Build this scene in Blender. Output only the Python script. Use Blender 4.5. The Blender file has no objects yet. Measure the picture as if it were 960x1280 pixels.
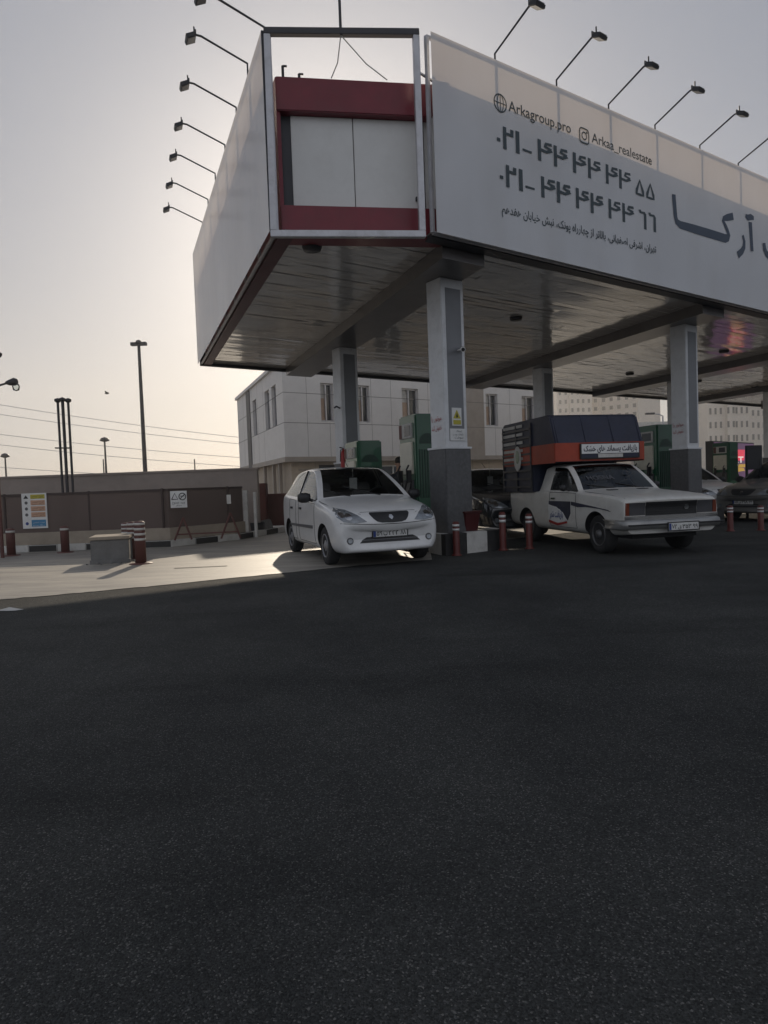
import bpy, bmesh, math, random
from mathutils import Vector, Matrix
from mathutils.bvhtree import BVHTree
random.seed(7)
SC = bpy.context.scene
COL = SC.collection
R = math.radians
# ------------------------------------------------------------------ camera
FPX, ROLL, PITCH, CAMH = 830.0, R(2.1), R(2.35), 1.2
cF = Vector((0, math.cos(PITCH), -math.sin(PITCH)))
u0 = Vector((0, math.sin(PITCH), math.cos(PITCH))); r0 = Vector((1, 0, 0))
cU = u0*math.cos(ROLL) + r0*math.sin(ROLL)
cR = r0*math.cos(ROLL) - u0*math.sin(ROLL)
CP = Vector((0, 0, CAMH))
cam = bpy.data.objects.new("camera", bpy.data.cameras.new("camera"))
COL.objects.link(cam)
cam.data.lens = 36.0*FPX/1280.0; cam.data.sensor_width = 36.0
cam.data.clip_start = 0.05; cam.data.clip_end = 6000
m = Matrix.Identity(4)
for i, c in enumerate((cR, cU, -cF)):
    for k in range(3): m[k][i] = c[k]
m.translation = CP
cam.matrix_world = m
SC.camera = cam
# survey helper: a pixel of the photograph -> the point of the place it shows
def ray(x, y): return cF*FPX + cR*(x-480) + cU*(640-y)
def atz(x, y, z=0.0):
    d = ray(x, y); return CP + d*((z-CAMH)/d.z)
def aty(x, y, Y):
    d = ray(x, y); return CP + d*(Y/d.y)
def atp(x, y, P, n):
    d = ray(x, y); n = Vector(n); return CP + d*((Vector(P)-CP).dot(n)/d.dot(n))

# ------------------------------------------------------------------ materials
def new_mat(name):
    mt = bpy.data.materials.new(name); mt.use_nodes = True
    nt = mt.node_tree
    return mt, nt, nt.nodes["Principled BSDF"], nt.links
def M(name, col, rough=.6, metal=0., var=.12, scale=2., bump=0., bscale=40., coat=0., spec=.5, dirt=0., dirtcol=(.12,.10,.08), emit=0., back=None):
    mt, nt, b, L = new_mat(name)
    N = nt.nodes.new
    tc = N("ShaderNodeTexCoord")
    nz = N("ShaderNodeTexNoise"); nz.inputs["Scale"].default_value = scale; nz.inputs["Detail"].default_value = 6; nz.inputs["Roughness"].default_value = .65
    L.new(tc.outputs["Object"], nz.inputs["Vector"])
    rp = N("ShaderNodeValToRGB")
    rp.color_ramp.elements[0].position = .3; rp.color_ramp.elements[1].position = .7
    rp.color_ramp.elements[0].color = tuple(c*(1-var) for c in col)+(1,)
    rp.color_ramp.elements[1].color = tuple(min(1, c*(1+var)) for c in col)+(1,)
    L.new(nz.outputs["Fac"], rp.inputs["Fac"])
    out = rp.outputs["Color"]
    if dirt:
        n2 = N("ShaderNodeTexNoise"); n2.inputs["Scale"].default_value = scale*2.7; n2.inputs["Detail"].default_value = 8; n2.inputs["Roughness"].default_value = .7
        L.new(tc.outputs["Object"], n2.inputs["Vector"])
        r2 = N("ShaderNodeValToRGB"); r2.color_ramp.elements[0].position = .48; r2.color_ramp.elements[1].position = .75
        r2.color_ramp.elements[1].color = (dirt, dirt, dirt, 1)
        L.new(n2.outputs["Fac"], r2.inputs["Fac"])
        mx = N("ShaderNodeMix"); mx.data_type = "RGBA"
        L.new(r2.outputs["Color"], mx.inputs[0]); L.new(out, mx.inputs[6]); mx.inputs[7].default_value = dirtcol+(1,)
        out = mx.outputs[2]
    if back:
        g = N("ShaderNodeNewGeometry"); mx = N("ShaderNodeMix"); mx.data_type = "RGBA"
        L.new(g.outputs["Backfacing"], mx.inputs[0]); L.new(out, mx.inputs[6]); mx.inputs[7].default_value = back+(1,)
        out = mx.outputs[2]
    L.new(out, b.inputs["Base Color"])
    b.inputs["Roughness"].default_value = rough; b.inputs["Metallic"].default_value = metal
    b.inputs["Coat Weight"].default_value = coat; b.inputs["Specular IOR Level"].default_value = spec
    if emit:
        L.new(out, b.inputs["Emission Color"]); b.inputs["Emission Strength"].default_value = emit
    if bump:
        n3 = N("ShaderNodeTexNoise"); n3.inputs["Scale"].default_value = bscale; n3.inputs["Detail"].default_value = 5
        L.new(tc.outputs["Object"], n3.inputs["Vector"])
        bp = N("ShaderNodeBump"); bp.inputs["Strength"].default_value = bump; bp.inputs["Distance"].default_value = .01
        L.new(n3.outputs["Fac"], bp.inputs["Height"]); L.new(bp.outputs["Normal"], b.inputs["Normal"])
    return mt
def glass_mat(name, tint, refl=.12):
    mt, nt, b, L = new_mat(name); N = nt.nodes.new
    nt.nodes.remove(b)
    tr = N("ShaderNodeBsdfTransparent"); tr.inputs[0].default_value = tint+(1,)
    gl = N("ShaderNodeBsdfGlossy"); gl.inputs["Roughness"].default_value = .03; gl.inputs[0].default_value = (.9, .93, .95, 1)
    lw = N("ShaderNodeFresnel"); lw.inputs[0].default_value = 1.5
    mx = N("ShaderNodeMixShader"); L.new(lw.outputs[0], mx.inputs[0]); L.new(tr.outputs[0], mx.inputs[1]); L.new(gl.outputs[0], mx.inputs[2])
    L.new(mx.outputs[0], nt.nodes["Material Output"].inputs[0])
    return mt
MT = dict(
    white_paint=M("white_car_paint", (.70,.70,.69), .28, var=.04, coat=.6, dirt=.25, dirtcol=(.38,.36,.33), scale=1.6, back=(.05,.05,.05)),
    cream_paint=M("cream_truck_paint", (.60,.59,.55), .38, var=.06, coat=.3, dirt=.4, dirtcol=(.33,.29,.25), scale=1.8, back=(.05,.05,.05)),
    dark_paint=M("dark_car_paint", (.02,.022,.026), .2, var=.1, coat=.8, back=(.02,.02,.02)),
    silver_paint=M("silver_car_paint", (.19,.185,.175), .3, metal=.4, coat=.5, back=(.05,.05,.05)),
    black_plastic=M("black_plastic", (.02,.02,.021), .5),
    grey_plastic=M("grey_plastic", (.10,.10,.105), .5),
    seam=M("panel_gap", (.012,.012,.012), .8),
    rubber=M("tyre_rubber", (.022,.022,.022), .85, bump=.2, bscale=60, dirt=.4, dirtcol=(.07,.065,.06)),
    rim=M("wheel_metal", (.30,.30,.31), .4, metal=.7, dirt=.5, dirtcol=(.06,.05,.045)),
    steel_rim=M("steel_wheel", (.13,.13,.13), .5, metal=.5, dirt=.5, dirtcol=(.06,.05,.045)),
    chrome=M("chrome", (.6,.6,.6), .18, metal=1., var=.05),
    lampglass=M("headlight_lens", (.24,.26,.28), .12, var=.35, scale=14, coat=1., metal=.35),
    amber=M("amber_lens", (.16,.035,.015), .2, coat=.6),
    plate=M("plate_white", (.62,.62,.60), .45),
    ink=M("black_ink", (.015,.015,.017), .6),
    blue=M("blue_print", (.02,.05,.22), .5),
    navy=M("navy_tarpaulin", (.018,.022,.045), .55, var=.3, bump=.5, bscale=6, dirt=.3, dirtcol=(.06,.06,.07)),
    red_tarp=M("red_tarpaulin", (.34,.048,.02), .55, var=.2, bump=.4, bscale=6, dirt=.3, dirtcol=(.14,.05,.04)),
    red_trim=M("red_fascia", (.18,.012,.024), .38, var=.15, dirt=.35, dirtcol=(.12,.03,.03)),
    panel=M("pale_composite_panel", (.70,.70,.68), .4, var=.05, dirt=.2, dirtcol=(.42,.40,.37), scale=1.),
    tube=M("galvanised_tube", (.50,.50,.52), .4, metal=.5, dirt=.4, dirtcol=(.2,.19,.18)),
    dark_steel=M("dark_steel", (.05,.05,.055), .5, metal=.4),
    lamp_black=M("lamp_housing", (.03,.03,.033), .45, metal=.3),
    stone=M("grey_granite", (.10,.10,.102), .32, var=.25, scale=18, dirt=.3, dirtcol=(.05,.05,.05)),
    clad=M("column_cladding", (.66,.67,.68), .35, metal=.15, var=.06, dirt=.35, dirtcol=(.34,.33,.31)),
    clad_grey=M("column_grey_panel", (.20,.205,.215), .4, metal=.2, var=.08),
    green=M("pump_green", (.012,.095,.045), .3, var=.12, coat=.4, dirt=.25, dirtcol=(.03,.06,.04)),
    dkgreen=M("pump_dark_green", (.006,.04,.022), .35),
    cream=M("pump_cream_panel", (.62,.60,.50), .4, dirt=.25, dirtcol=(.4,.37,.3)),
    red=M("red_enamel", (.38,.02,.018), .4, dirt=.3, dirtcol=(.15,.04,.03)),
    redbrown=M("red_brown_metal", (.115,.042,.035), .6, var=.2, dirt=.4, dirtcol=(.08,.05,.04)),
    redpost=M("flexible_post_red", (.11,.02,.016), .5, dirt=.4, dirtcol=(.14,.05,.03)),
    white=M("white_paint", (.72,.72,.70), .5, dirt=.3, dirtcol=(.4,.38,.35)),
    dullwhite=M("weathered_white", (.55,.54,.51), .7, dirt=.5, dirtcol=(.25,.23,.2)),
    black=M("black_paint", (.025,.025,.025), .7, dirt=.4, dirtcol=(.1,.09,.08)),
    yellow=M("yellow_print", (.48,.42,.05), .5),
    salmon=M("salmon_print", (.55,.33,.22), .5),
    concrete=M("grey_concrete", (.17,.168,.162), .85, var=.18, scale=5, bump=.4, bscale=30, dirt=.4, dirtcol=(.12,.11,.1)),
    beige=M("beige_render", (.34,.29,.23), .85, var=.12, bump=.3, bscale=30, dirt=.4, dirtcol=(.2,.17,.14)),
    greywall=M("grey_render", (.31,.265,.235), .85, var=.12, scale=1., bump=.3, bscale=25, dirt=.35, dirtcol=(.17,.16,.15)),
    bclad=M("white_stone_cladding", (.66,.645,.63), .45, var=.05, scale=.8, dirt=.25, dirtcol=(.47,.45,.43)),
    btan=M("tan_stone_cladding", (.34,.30,.26), .5, var=.1, dirt=.3, dirtcol=(.25,.22,.2)),
    bbeige=M("beige_stone_base", (.44,.37,.29), .6, var=.1, dirt=.3, dirtcol=(.3,.25,.2)),
    joint=M("dark_joint", (.16,.155,.15), .8),
    tower=M("tower_render", (.66,.60,.53), .8, var=.05, scale=.2),
    towerdark=M("tower_window", (.10,.10,.10), .3),
    skin=M("skin", (.42,.26,.19), .6),
    cloth=M("dark_cloth", (.02,.022,.03), .9),
    hair=M("hair", (.012,.01,.009), .7),
    glass=glass_mat("car_glass", (.86,.89,.88)),
    darkglass=glass_mat("tinted_glass", (.08,.09,.09)),
    pane=M("window_pane", (.05,.055,.06), .12, var=.3, scale=1.2),
    curtain=M("curtain", (.45,.33,.25), .8),
    purple=M("purple_screen", (.20,.09,.20), .35, var=.3, scale=.6, emit=.35),
    screen_red=M("screen_red", (.75,.06,.10), .4, emit=.75),
    screen_white=M("screen_white", (.8,.75,.7), .4, emit=.75),
    screen_yellow=M("screen_yellow", (.75,.45,.08), .4, emit=.45),
    oil=M("oil_stained_asphalt", (.020,.0205,.022), .6, var=.25, scale=30, bump=.6, bscale=160, spec=.1),
    worn_chrome=M("worn_chrome", (.34,.34,.33), .35, metal=.6, dirt=.4, dirtcol=(.15,.14,.13)),
    seat_cloth=M("seat_cloth", (.13,.125,.12), .9),
    maroon=M("dark_maroon_trim", (.085,.015,.02), .45),
    dark_red=M("dark_red_plastic", (.065,.011,.011), .45),
    fence_steel=M("dark_fence_steel", (.055,.038,.034), .7, var=.2),
    lens_dark=M("dark_lamp_lens", (.07,.07,.075), .2),
    letter=M("grey_lettering", (.055,.075,.085), .6, var=.05),
    letter_blue=M("slate_lettering", (.065,.085,.12), .6, var=.05),
)
# asphalt
def asphalt():
    mt, nt, b, L = new_mat("asphalt"); N = nt.nodes.new
    tc = N("ShaderNodeTexCoord")
    def noise(s, d=4, r=.6):
        n = N("ShaderNodeTexNoise"); n.inputs["Scale"].default_value = s; n.inputs["Detail"].default_value = d; n.inputs["Roughness"].default_value = r
        L.new(tc.outputs["Object"], n.inputs["Vector"]); return n.outputs["Fac"]
    v = N("ShaderNodeTexVoronoi"); v.inputs["Scale"].default_value = 210; L.new(tc.outputs["Object"], v.inputs["Vector"])
    wn = N("ShaderNodeSeparateColor"); L.new(v.outputs["Color"], wn.inputs[0])
    rp = N("ShaderNodeValToRGB"); e = rp.color_ramp.elements
    e[0].position = 0; e[0].color = (.036,.038,.036,1); e[1].position = .9; e[1].color = (.086,.088,.086,1)
    x = e.new(.955); x.color = (.15,.15,.143,1); x = e.new(.998); x.color = (.22,.215,.20,1)
    L.new(wn.outputs[0], rp.inputs[0])
    big = N("ShaderNodeValToRGB"); big.color_ramp.elements[0].position=.3; big.color_ramp.elements[0].color=(.55,.55,.56,1)
    big.color_ramp.elements[1].position=.72; big.color_ramp.elements[1].color=(1.2,1.18,1.15,1)
    L.new(noise(.55, 7, .65), big.inputs[0])
    mx = N("ShaderNodeMix"); mx.data_type = "RGBA"; mx.blend_type = "MULTIPLY"; mx.inputs[0].default_value = 1
    L.new(rp.outputs[0], mx.inputs[6]); L.new(big.outputs[0], mx.inputs[7])
    # old oil and tyre marks, longer along the driving direction
    mp = N("ShaderNodeMapping"); mp.inputs["Rotation"].default_value = (0,0,R(-32)); mp.inputs["Scale"].default_value = (.32, 1.5, 1)
    L.new(tc.outputs["Object"], mp.inputs[0])
    st = N("ShaderNodeTexNoise"); st.inputs["Scale"].default_value = .9; st.inputs["Detail"].default_value = 5; L.new(mp.outputs[0], st.inputs["Vector"])
    sr = N("ShaderNodeValToRGB"); sr.color_ramp.elements[0].position=.56; sr.color_ramp.elements[1].position=.72; sr.color_ramp.elements[1].color=(.76,.76,.76,1); sr.color_ramp.elements[0].color=(1,1,1,1)
    L.new(st.outputs["Fac"], sr.inputs[0])
    m2 = N("ShaderNodeMix"); m2.data_type="RGBA"; m2.blend_type="MULTIPLY"; m2.inputs[0].default_value=1
    L.new(mx.outputs[2], m2.inputs[6]); L.new(sr.outputs[0], m2.inputs[7])
    L.new(m2.outputs[2], b.inputs["Base Color"])
    b.inputs["Roughness"].default_value = .78; b.inputs["Specular IOR Level"].default_value = .06
    bp = N("ShaderNodeBump"); bp.inputs["Strength"].default_value = .8; bp.inputs["Distance"].default_value = .006
    ad = N("ShaderNodeMath"); ad.operation = "SUBTRACT"; L.new(noise(160, 3), ad.inputs[0]); L.new(v.outputs["Distance"], ad.inputs[1])
    L.new(ad.outputs[0], bp.inputs["Height"]); L.new(bp.outputs["Normal"], b.inputs["Normal"])
    return mt
MT["asphalt"] = asphalt()
def slab():
    mt, nt, b, L = new_mat("worn_concrete_slab"); N = nt.nodes.new
    tc = N("ShaderNodeTexCoord")
    mp = N("ShaderNodeMapping"); mp.inputs["Rotation"].default_value = (0,0,R(-30)); mp.inputs["Scale"].default_value = (.5, 2.2, 1)
    L.new(tc.outputs["Object"], mp.inputs[0])
    n = N("ShaderNodeTexNoise"); n.inputs["Scale"].default_value = 1.3; n.inputs["Detail"].default_value = 9; n.inputs["Roughness"].default_value = .68
    L.new(mp.outputs[0], n.inputs["Vector"])
    rp = N("ShaderNodeValToRGB"); e = rp.color_ramp.elements
    e[0].position=.32; e[0].color=(.17,.16,.145,1); e[1].position=.62; e[1].color=(.36,.33,.28,1)
    L.new(n.outputs["Fac"], rp.inputs[0]); L.new(rp.outputs[0], b.inputs["Base Color"])
    rr = N("ShaderNodeMapRange"); rr.inputs[3].default_value=.45; rr.inputs[4].default_value=.75
    L.new(n.outputs["Fac"], rr.inputs[0]); L.new(rr.outputs[0], b.inputs["Roughness"])
    n2 = N("ShaderNodeTexNoise"); n2.inputs["Scale"].default_value = 40; L.new(tc.outputs["Object"], n2.inputs["Vector"])
    bp = N("ShaderNodeBump"); bp.inputs["Strength"].default_value=.3; bp.inputs["Distance"].default_value=.005
    L.new(n2.outputs["Fac"], bp.inputs["Height"]); L.new(bp.outputs["Normal"], b.inputs["Normal"])
    return mt
MT["slab"] = slab()
def banner(name, col, trans, rough=.45):
    mt, nt, b, L = new_mat(name); N = nt.nodes.new
    tc = N("ShaderNodeTexCoord"); n = N("ShaderNodeTexNoise"); n.inputs["Scale"].default_value=.6; n.inputs["Detail"].default_value=6
    L.new(tc.outputs["Object"], n.inputs["Vector"])
    rp = N("ShaderNodeValToRGB"); rp.color_ramp.elements[0].position=.3; rp.color_ramp.elements[1].position=.7
    rp.color_ramp.elements[0].color=tuple(c*.93 for c in col)+(1,); rp.color_ramp.elements[1].color=tuple(c*1.03 for c in col)+(1,)
    L.new(n.outputs["Fac"], rp.inputs[0])
    mp=N("ShaderNodeMapping"); mp.inputs["Scale"].default_value=(1.1,1.1,.25); L.new(tc.outputs["Object"],mp.inputs[0])
    n2=N("ShaderNodeTexNoise"); n2.inputs["Scale"].default_value=1.; n2.inputs["Detail"].default_value=5; L.new(mp.outputs[0],n2.inputs["Vector"])
    r2=N("ShaderNodeValToRGB"); r2.color_ramp.elements[0].position=.40; r2.color_ramp.elements[1].position=.75; r2.color_ramp.elements[0].color=(1,1,1,1); r2.color_ramp.elements[1].color=(.90,.89,.875,1)
    L.new(n2.outputs["Fac"],r2.inputs[0])
    mm=N("ShaderNodeMix"); mm.data_type="RGBA"; mm.blend_type="MULTIPLY"; mm.inputs[0].default_value=1; L.new(rp.outputs[0],mm.inputs[6]); L.new(r2.outputs[0],mm.inputs[7])
    L.new(mm.outputs[2], b.inputs["Base Color"])
    b.inputs["Roughness"].default_value=rough; b.inputs["Specular IOR Level"].default_value=.5 if rough>.4 else .9
    n3 = N("ShaderNodeTexNoise"); n3.inputs["Scale"].default_value=1.4; n3.inputs["Detail"].default_value=3; L.new(tc.outputs["Object"], n3.inputs["Vector"])
    bp = N("ShaderNodeBump"); bp.inputs["Strength"].default_value=.35; bp.inputs["Distance"].default_value=.03
    L.new(n3.outputs["Fac"], bp.inputs["Height"]); L.new(bp.outputs["Normal"], b.inputs["Normal"])
    tl = N("ShaderNodeBsdfTranslucent"); tl.inputs[0].default_value=(.80,.66,.52,1)
    mx = N("ShaderNodeMixShader"); mx.inputs[0].default_value=trans
    L.new(b.outputs[0], mx.inputs[1]); L.new(tl.outputs[0], mx.inputs[2]); L.new(mx.outputs[0], nt.nodes["Material Output"].inputs[0])
    return mt
MT["banner"] = banner("printed_banner_cloth", (.76,.775,.80), .17)
MT["banner_white"] = banner("plain_banner_cloth", (.90,.90,.90), .32, .22)
def soffit_mat():
    mt = M("polished_ceiling_strip", (.64,.625,.605), .11, metal=.28, var=.12, scale=1.5, dirt=.3, dirtcol=(.46,.45,.43), bump=.05, bscale=5, spec=.8)
    return mt
MT["soffit"] = soffit_mat()
MT["beam"] = M("beam_cladding", (.13,.12,.115), .3, metal=.5, var=.15)
def mesh_net():
    mt, nt, b, L = new_mat("shade_net"); N = nt.nodes.new
    b.inputs["Base Color"].default_value=(.15,.113,.10,1); b.inputs["Roughness"].default_value=.9
    tr = N("ShaderNodeBsdfTransparent"); mx = N("ShaderNodeMixShader"); mx.inputs[0].default_value=.72
    L.new(tr.outputs[0], mx.inputs[1]); L.new(b.outputs[0], mx.inputs[2]); L.new(mx.outputs[0], nt.nodes["Material Output"].inputs[0])
    return mt
MT["net"] = mesh_net()

# ------------------------------------------------------------------ objects
WM = {}
def tag(o, label=None, cat=None, group=None, kind=None):
    if label: o["label"] = label
    if cat: o["category"] = cat
    if group: o["group"] = group
    if kind: o["kind"] = kind
    return o
def thing(name, label, cat, loc=(0,0,0), rz=0., group=None):
    o = bpy.data.objects.new(name, None); COL.objects.link(o)
    o.empty_display_size = .2
    o.location = loc; o.rotation_euler = (0, 0, rz)
    WM[o.name] = Matrix.Translation(Vector(loc)) @ Matrix.Rotation(rz, 4, "Z")
    return tag(o, label, cat, group)
class MB:
    def __init__(s): s.v=[]; s.f=[]; s.mi=[]; s.sm=[]
    def add(s, vs, fs, mi=0, smooth=False):
        b=len(s.v); s.v += [Vector(p) for p in vs]
        for f in fs: s.f.append([b+i for i in f]); s.mi.append(mi); s.sm.append(smooth)
        return s
    def obox(s, o, a, b, c, mi=0):     # corner + three edge vectors
        o,a,b,c = map(Vector,(o,a,b,c))
        if a.cross(b).dot(c) < 0: a,b = b,a
        vs=[o,o+a,o+a+b,o+b,o+c,o+a+c,o+a+b+c,o+b+c]
        return s.add(vs,[(3,2,1,0),(4,5,6,7),(0,1,5,4),(1,2,6,5),(2,3,7,6),(3,0,4,7)],mi)
    def box(s, c, size, rz=0., mi=0, rx=0., ry=0.):
        mtx = Matrix.Translation(Vector(c)) @ Matrix.Rotation(rz,4,"Z") @ Matrix.Rotation(ry,4,"Y") @ Matrix.Rotation(rx,4,"X")
        x,y,z=[k/2 for k in size]
        vs=[mtx@Vector(p) for p in ((-x,-y,-z),(x,-y,-z),(x,y,-z),(-x,y,-z),(-x,-y,z),(x,-y,z),(x,y,z),(-x,y,z))]
        return s.add(vs,[(3,2,1,0),(4,5,6,7),(0,1,5,4),(1,2,6,5),(2,3,7,6),(3,0,4,7)],mi)
    def prism(s, poly, z0, z1, mi=0):   # plan polygon (CCW) between heights
        n=len(poly); vs=[(p[0],p[1],z0) for p in poly]+[(p[0],p[1],z1) for p in poly]
        fs=[tuple(range(n-1,-1,-1)),tuple(range(n,2*n))]+[(i,(i+1)%n,n+(i+1)%n,n+i) for i in range(n)]
        return s.add(vs,fs,mi)
    def tube(s, pts, r, n=8, mi=0, caps=True, smooth=True):
        pts=[Vector(p) for p in pts]; rs=r if isinstance(r,(list,tuple)) else [r]*len(pts)
        rings=[]; up=None
        for i,p in enumerate(pts):
            d=((pts[i]-pts[i-1]).normalized() if i else Vector())+((pts[i+1]-pts[i]).normalized() if i<len(pts)-1 else Vector())
            d.normalize()
            if up is None: up=Vector((0,0,1)) if abs(d.z)<.9 else Vector((1,0,0))
            a=d.cross(up); 
            if a.length<1e-4: a=d.orthogonal()
            a.normalize(); b=a.cross(d).normalized(); up=b
            rings.append([p+(a*math.cos(t)+b*math.sin(t))*rs[i] for t in [2*math.pi*k/n for k in range(n)]])
        vs=[q for rg in rings for q in rg]; fs=[]
        for i in range(len(pts)-1):
            for k in range(n):
                fs.append((i*n+k,(i+1)*n+k,(i+1)*n+(k+1)%n,i*n+(k+1)%n)[::-1])
        s.add(vs,fs,mi,smooth)
        if caps: s.add(rings[0],[tuple(range(n))],mi); s.add(rings[-1],[tuple(range(n-1,-1,-1))],mi)
        return s
    def lathe(s, prof, o=(0,0,0), axis="z", n=20, mi=0, smooth=True):  # prof: (radius, along)
        vs=[];fs=[]; o=Vector(o)
        for r_,h in prof:
            for k in range(n):
                t=2*math.pi*k/n; c,sn=r_*math.cos(t),r_*math.sin(t)
                vs.append(o+Vector({"z":(c,sn,h),"y":(sn,h,c),"x":(h,c,sn)}[axis]))
        for i in range(len(prof)-1):
            for k in range(n): fs.append((i*n+k,i*n+(k+1)%n,(i+1)*n+(k+1)%n,(i+1)*n+k))
        if prof[0][0]>1e-5: fs.append(tuple(range(n-1,-1,-1)))
        if prof[-1][0]>1e-5: fs.append(tuple((len(prof)-1)*n+k for k in range(n)))
        return s.add(vs,fs,mi,smooth)
    def ribbon(s, pts, ws, n, th=.01, mi=0):   # flat stroke on a plane with normal n
        n=Vector(n).normalized(); pts=[Vector(p) for p in pts]
        if not isinstance(ws,(list,tuple)): ws=[ws]*len(pts)
        L_=[];R_=[]
        for i,p in enumerate(pts):
            d=((pts[i]-pts[i-1]).normalized() if i else Vector())+((pts[i+1]-pts[i]).normalized() if i<len(pts)-1 else Vector())
            d.normalize(); a=n.cross(d).normalized()*ws[i]/2
            L_.append(p+a+n*th);R_.append(p-a+n*th)
        k=len(pts)
        return s.add(L_+R_,[(i,k+i,k+i+1,i+1) for i in range(k-1)],mi)
    def build(s, name, mats, parent=None, local=False, bevel=0., sharp=True):
        if not isinstance(mats,(list,tuple)): mats=[mats]
        me=bpy.data.meshes.new(name)
        vs=s.v
        if parent is not None and not local:
            root=parent
            inv=(WM[root.name]).inverted()
            vs=[inv@p for p in vs]
        me.from_pydata([tuple(p) for p in vs],[],s.f)
        for q in mats: me.materials.append(MT[q] if isinstance(q,str) else q)
        me.polygons.foreach_set("material_index",s.mi); me.polygons.foreach_set("use_smooth",s.sm)
        me.update()
        if bevel:
            bm=bmesh.new(); bm.from_mesh(me)
            bmesh.ops.remove_doubles(bm,verts=bm.verts,dist=1e-5)
            ed=[e for e in bm.edges if len(e.link_faces)==2 and e.calc_face_angle(0)>.5]
            try: bmesh.ops.bevel(bm,geom=ed,offset=bevel,segments=2,affect="EDGES",clamp_overlap=True)
            except Exception: pass
            bm.to_mesh(me); bm.free()
        o=bpy.data.objects.new(name,me); COL.objects.link(o)
        if parent is not None:
            o.parent=parent
            WM[o.name]=WM[parent.name].copy()
        else: WM[o.name]=Matrix.Identity(4)
        return o
def dup(root, loc, rz, label, group=None):
    r=root.copy(); COL.objects.link(r); r.location=loc; r.rotation_euler=(0,0,rz); r["label"]=label
    if group: r["group"]=group
    for ch in root.children:
        c=ch.copy(); COL.objects.link(c); c.parent=r
        for g in ch.children:
            d=g.copy(); COL.objects.link(d); d.parent=c
    return r
# ------------------------------------------------------------------ text
FORMS={"ا":"\ufe8d\ufe8e","آ":"\ufe81\ufe82","ب":"\ufe8f\ufe90\ufe91\ufe92","پ":"\ufb56\ufb57\ufb58\ufb59","ت":"\ufe95\ufe96\ufe97\ufe98","ج":"\ufe9d\ufe9e\ufe9f\ufea0","چ":"\ufb7a\ufb7b\ufb7c\ufb7d","ح":"\ufea1\ufea2\ufea3\ufea4","خ":"\ufea5\ufea6\ufea7\ufea8","د":"\ufea9\ufeaa","ر":"\ufead\ufeae","ز":"\ufeaf\ufeb0","س":"\ufeb1\ufeb2\ufeb3\ufeb4","ش":"\ufeb5\ufeb6\ufeb7\ufeb8","ص":"\ufeb9\ufeba\ufebb\ufebc","ط":"\ufec1\ufec2\ufec3\ufec4","ف":"\ufed1\ufed2\ufed3\ufed4","ق":"\ufed5\ufed6\ufed7\ufed8","ک":"\ufb8e\ufb8f\ufb90\ufb91","گ":"\ufb92\ufb93\ufb94\ufb95","ل":"\ufedd\ufede\ufedf\ufee0","م":"\ufee1\ufee2\ufee3\ufee4","ن":"\ufee5\ufee6\ufee7\ufee8","ه":"\ufee9\ufeea\ufeeb\ufeec","و":"\ufeed\ufeee","ی":"\ufbfc\ufbfd\ufbfe\ufbff"}
def shape(t):
    out=[]
    for i,ch in enumerate(t):
        f=FORMS.get(ch)
        if not f: out.append(ch); continue
        pj=i>0 and len(FORMS.get(t[i-1],""))==4
        nj=len(f)==4 and i<len(t)-1 and t[i+1] in FORMS
        out.append(f[(1 if pj else 0)+(2 if nj else 0)])
    return "".join(out[::-1])
def text_geo(body, bold=0., fa=False):
    cu=bpy.data.curves.new("lettering","FONT"); cu.body=shape(body) if fa else body
    cu.offset=bold; cu.resolution_u=3
    o=bpy.data.objects.new("lettering",cu); COL.objects.link(o)
    bpy.context.view_layer.update()
    dg=bpy.context.evaluated_depsgraph_get()
    me=bpy.data.meshes.new_from_object(o.evaluated_get(dg))
    vs=[v.co.copy() for v in me.vertices]; fs=[tuple(p.vertices) for p in me.polygons]
    bpy.data.objects.remove(o); bpy.data.curves.remove(cu); bpy.data.meshes.remove(me)
    return vs,fs
def put_text(mb, body, PL, PR, h, n, bold=0., fa=False, th=.006, mi=0, hfit=None):
    """lettering between two baseline points, glyph box h metres tall, on a plane with normal n"""
    vs,fs=text_geo(body,bold,fa)
    x0=min(v.x for v in vs);x1=max(v.x for v in vs);y0=min(v.y for v in vs);y1=max(v.y for v in vs)
    if hfit is None: hfit=y1
    d=(PR-PL); w=d.length; d.normalize(); n=Vector(n).normalized(); up=n.cross(d).normalized()
    if up.z<0: up=-up
    vs=[PL+d*((v.x-x0)/(x1-x0)*w)+up*(v.y/hfit*h)+n*th for v in vs]
    nn=Vector()
    for f in fs[:20]:
        a,b,c=[vs[i] for i in f[:3]]; nn+=(b-a).cross(c-a)
    if nn.dot(n)<0: fs=[f[::-1] for f in fs]
    mb.add(vs,fs,mi)
# ================================================================== the place: directions
ZC = 4.8
pA=atz(342,288,ZC); pB=atz(543,290,ZC); pC=atz(960,390,ZC); pD=atz(250,455,ZC)
UP=Vector((0,0,1))
e1=(pC-pB).normalized()             # along the front of the canopy
e2=(pD-pA).normalized()             # along its left side, away from us
nF=Vector((e1.y,-e1.x,0)); nL=Vector((-e2.y,e2.x,0))
def solve(P, O):                    # P = O + t*e1 + s*e2
    d=P-O; det=e1.x*e2.y-e1.y*e2.x
    return (d.x*e2.y-d.y*e2.x)/det, (e1.x*d.y-e1.y*d.x)/det
tB,_=solve(pA,pB)
_,sA=solve(pB,pA)
tt,ss=solve(pA,pB)
CO=pB+e1*tt                         # corner where the two sides would meet
CO.z=0
tB=solve(pB,CO)[0]; sA=solve(pA,CO)[1]; sD=solve(pD,CO)[1]
TR=33.0                             # length along the front
def P(t,s,z=0.): 
    q=CO+e1*t+e2*s; q.z=z; return q
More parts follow.
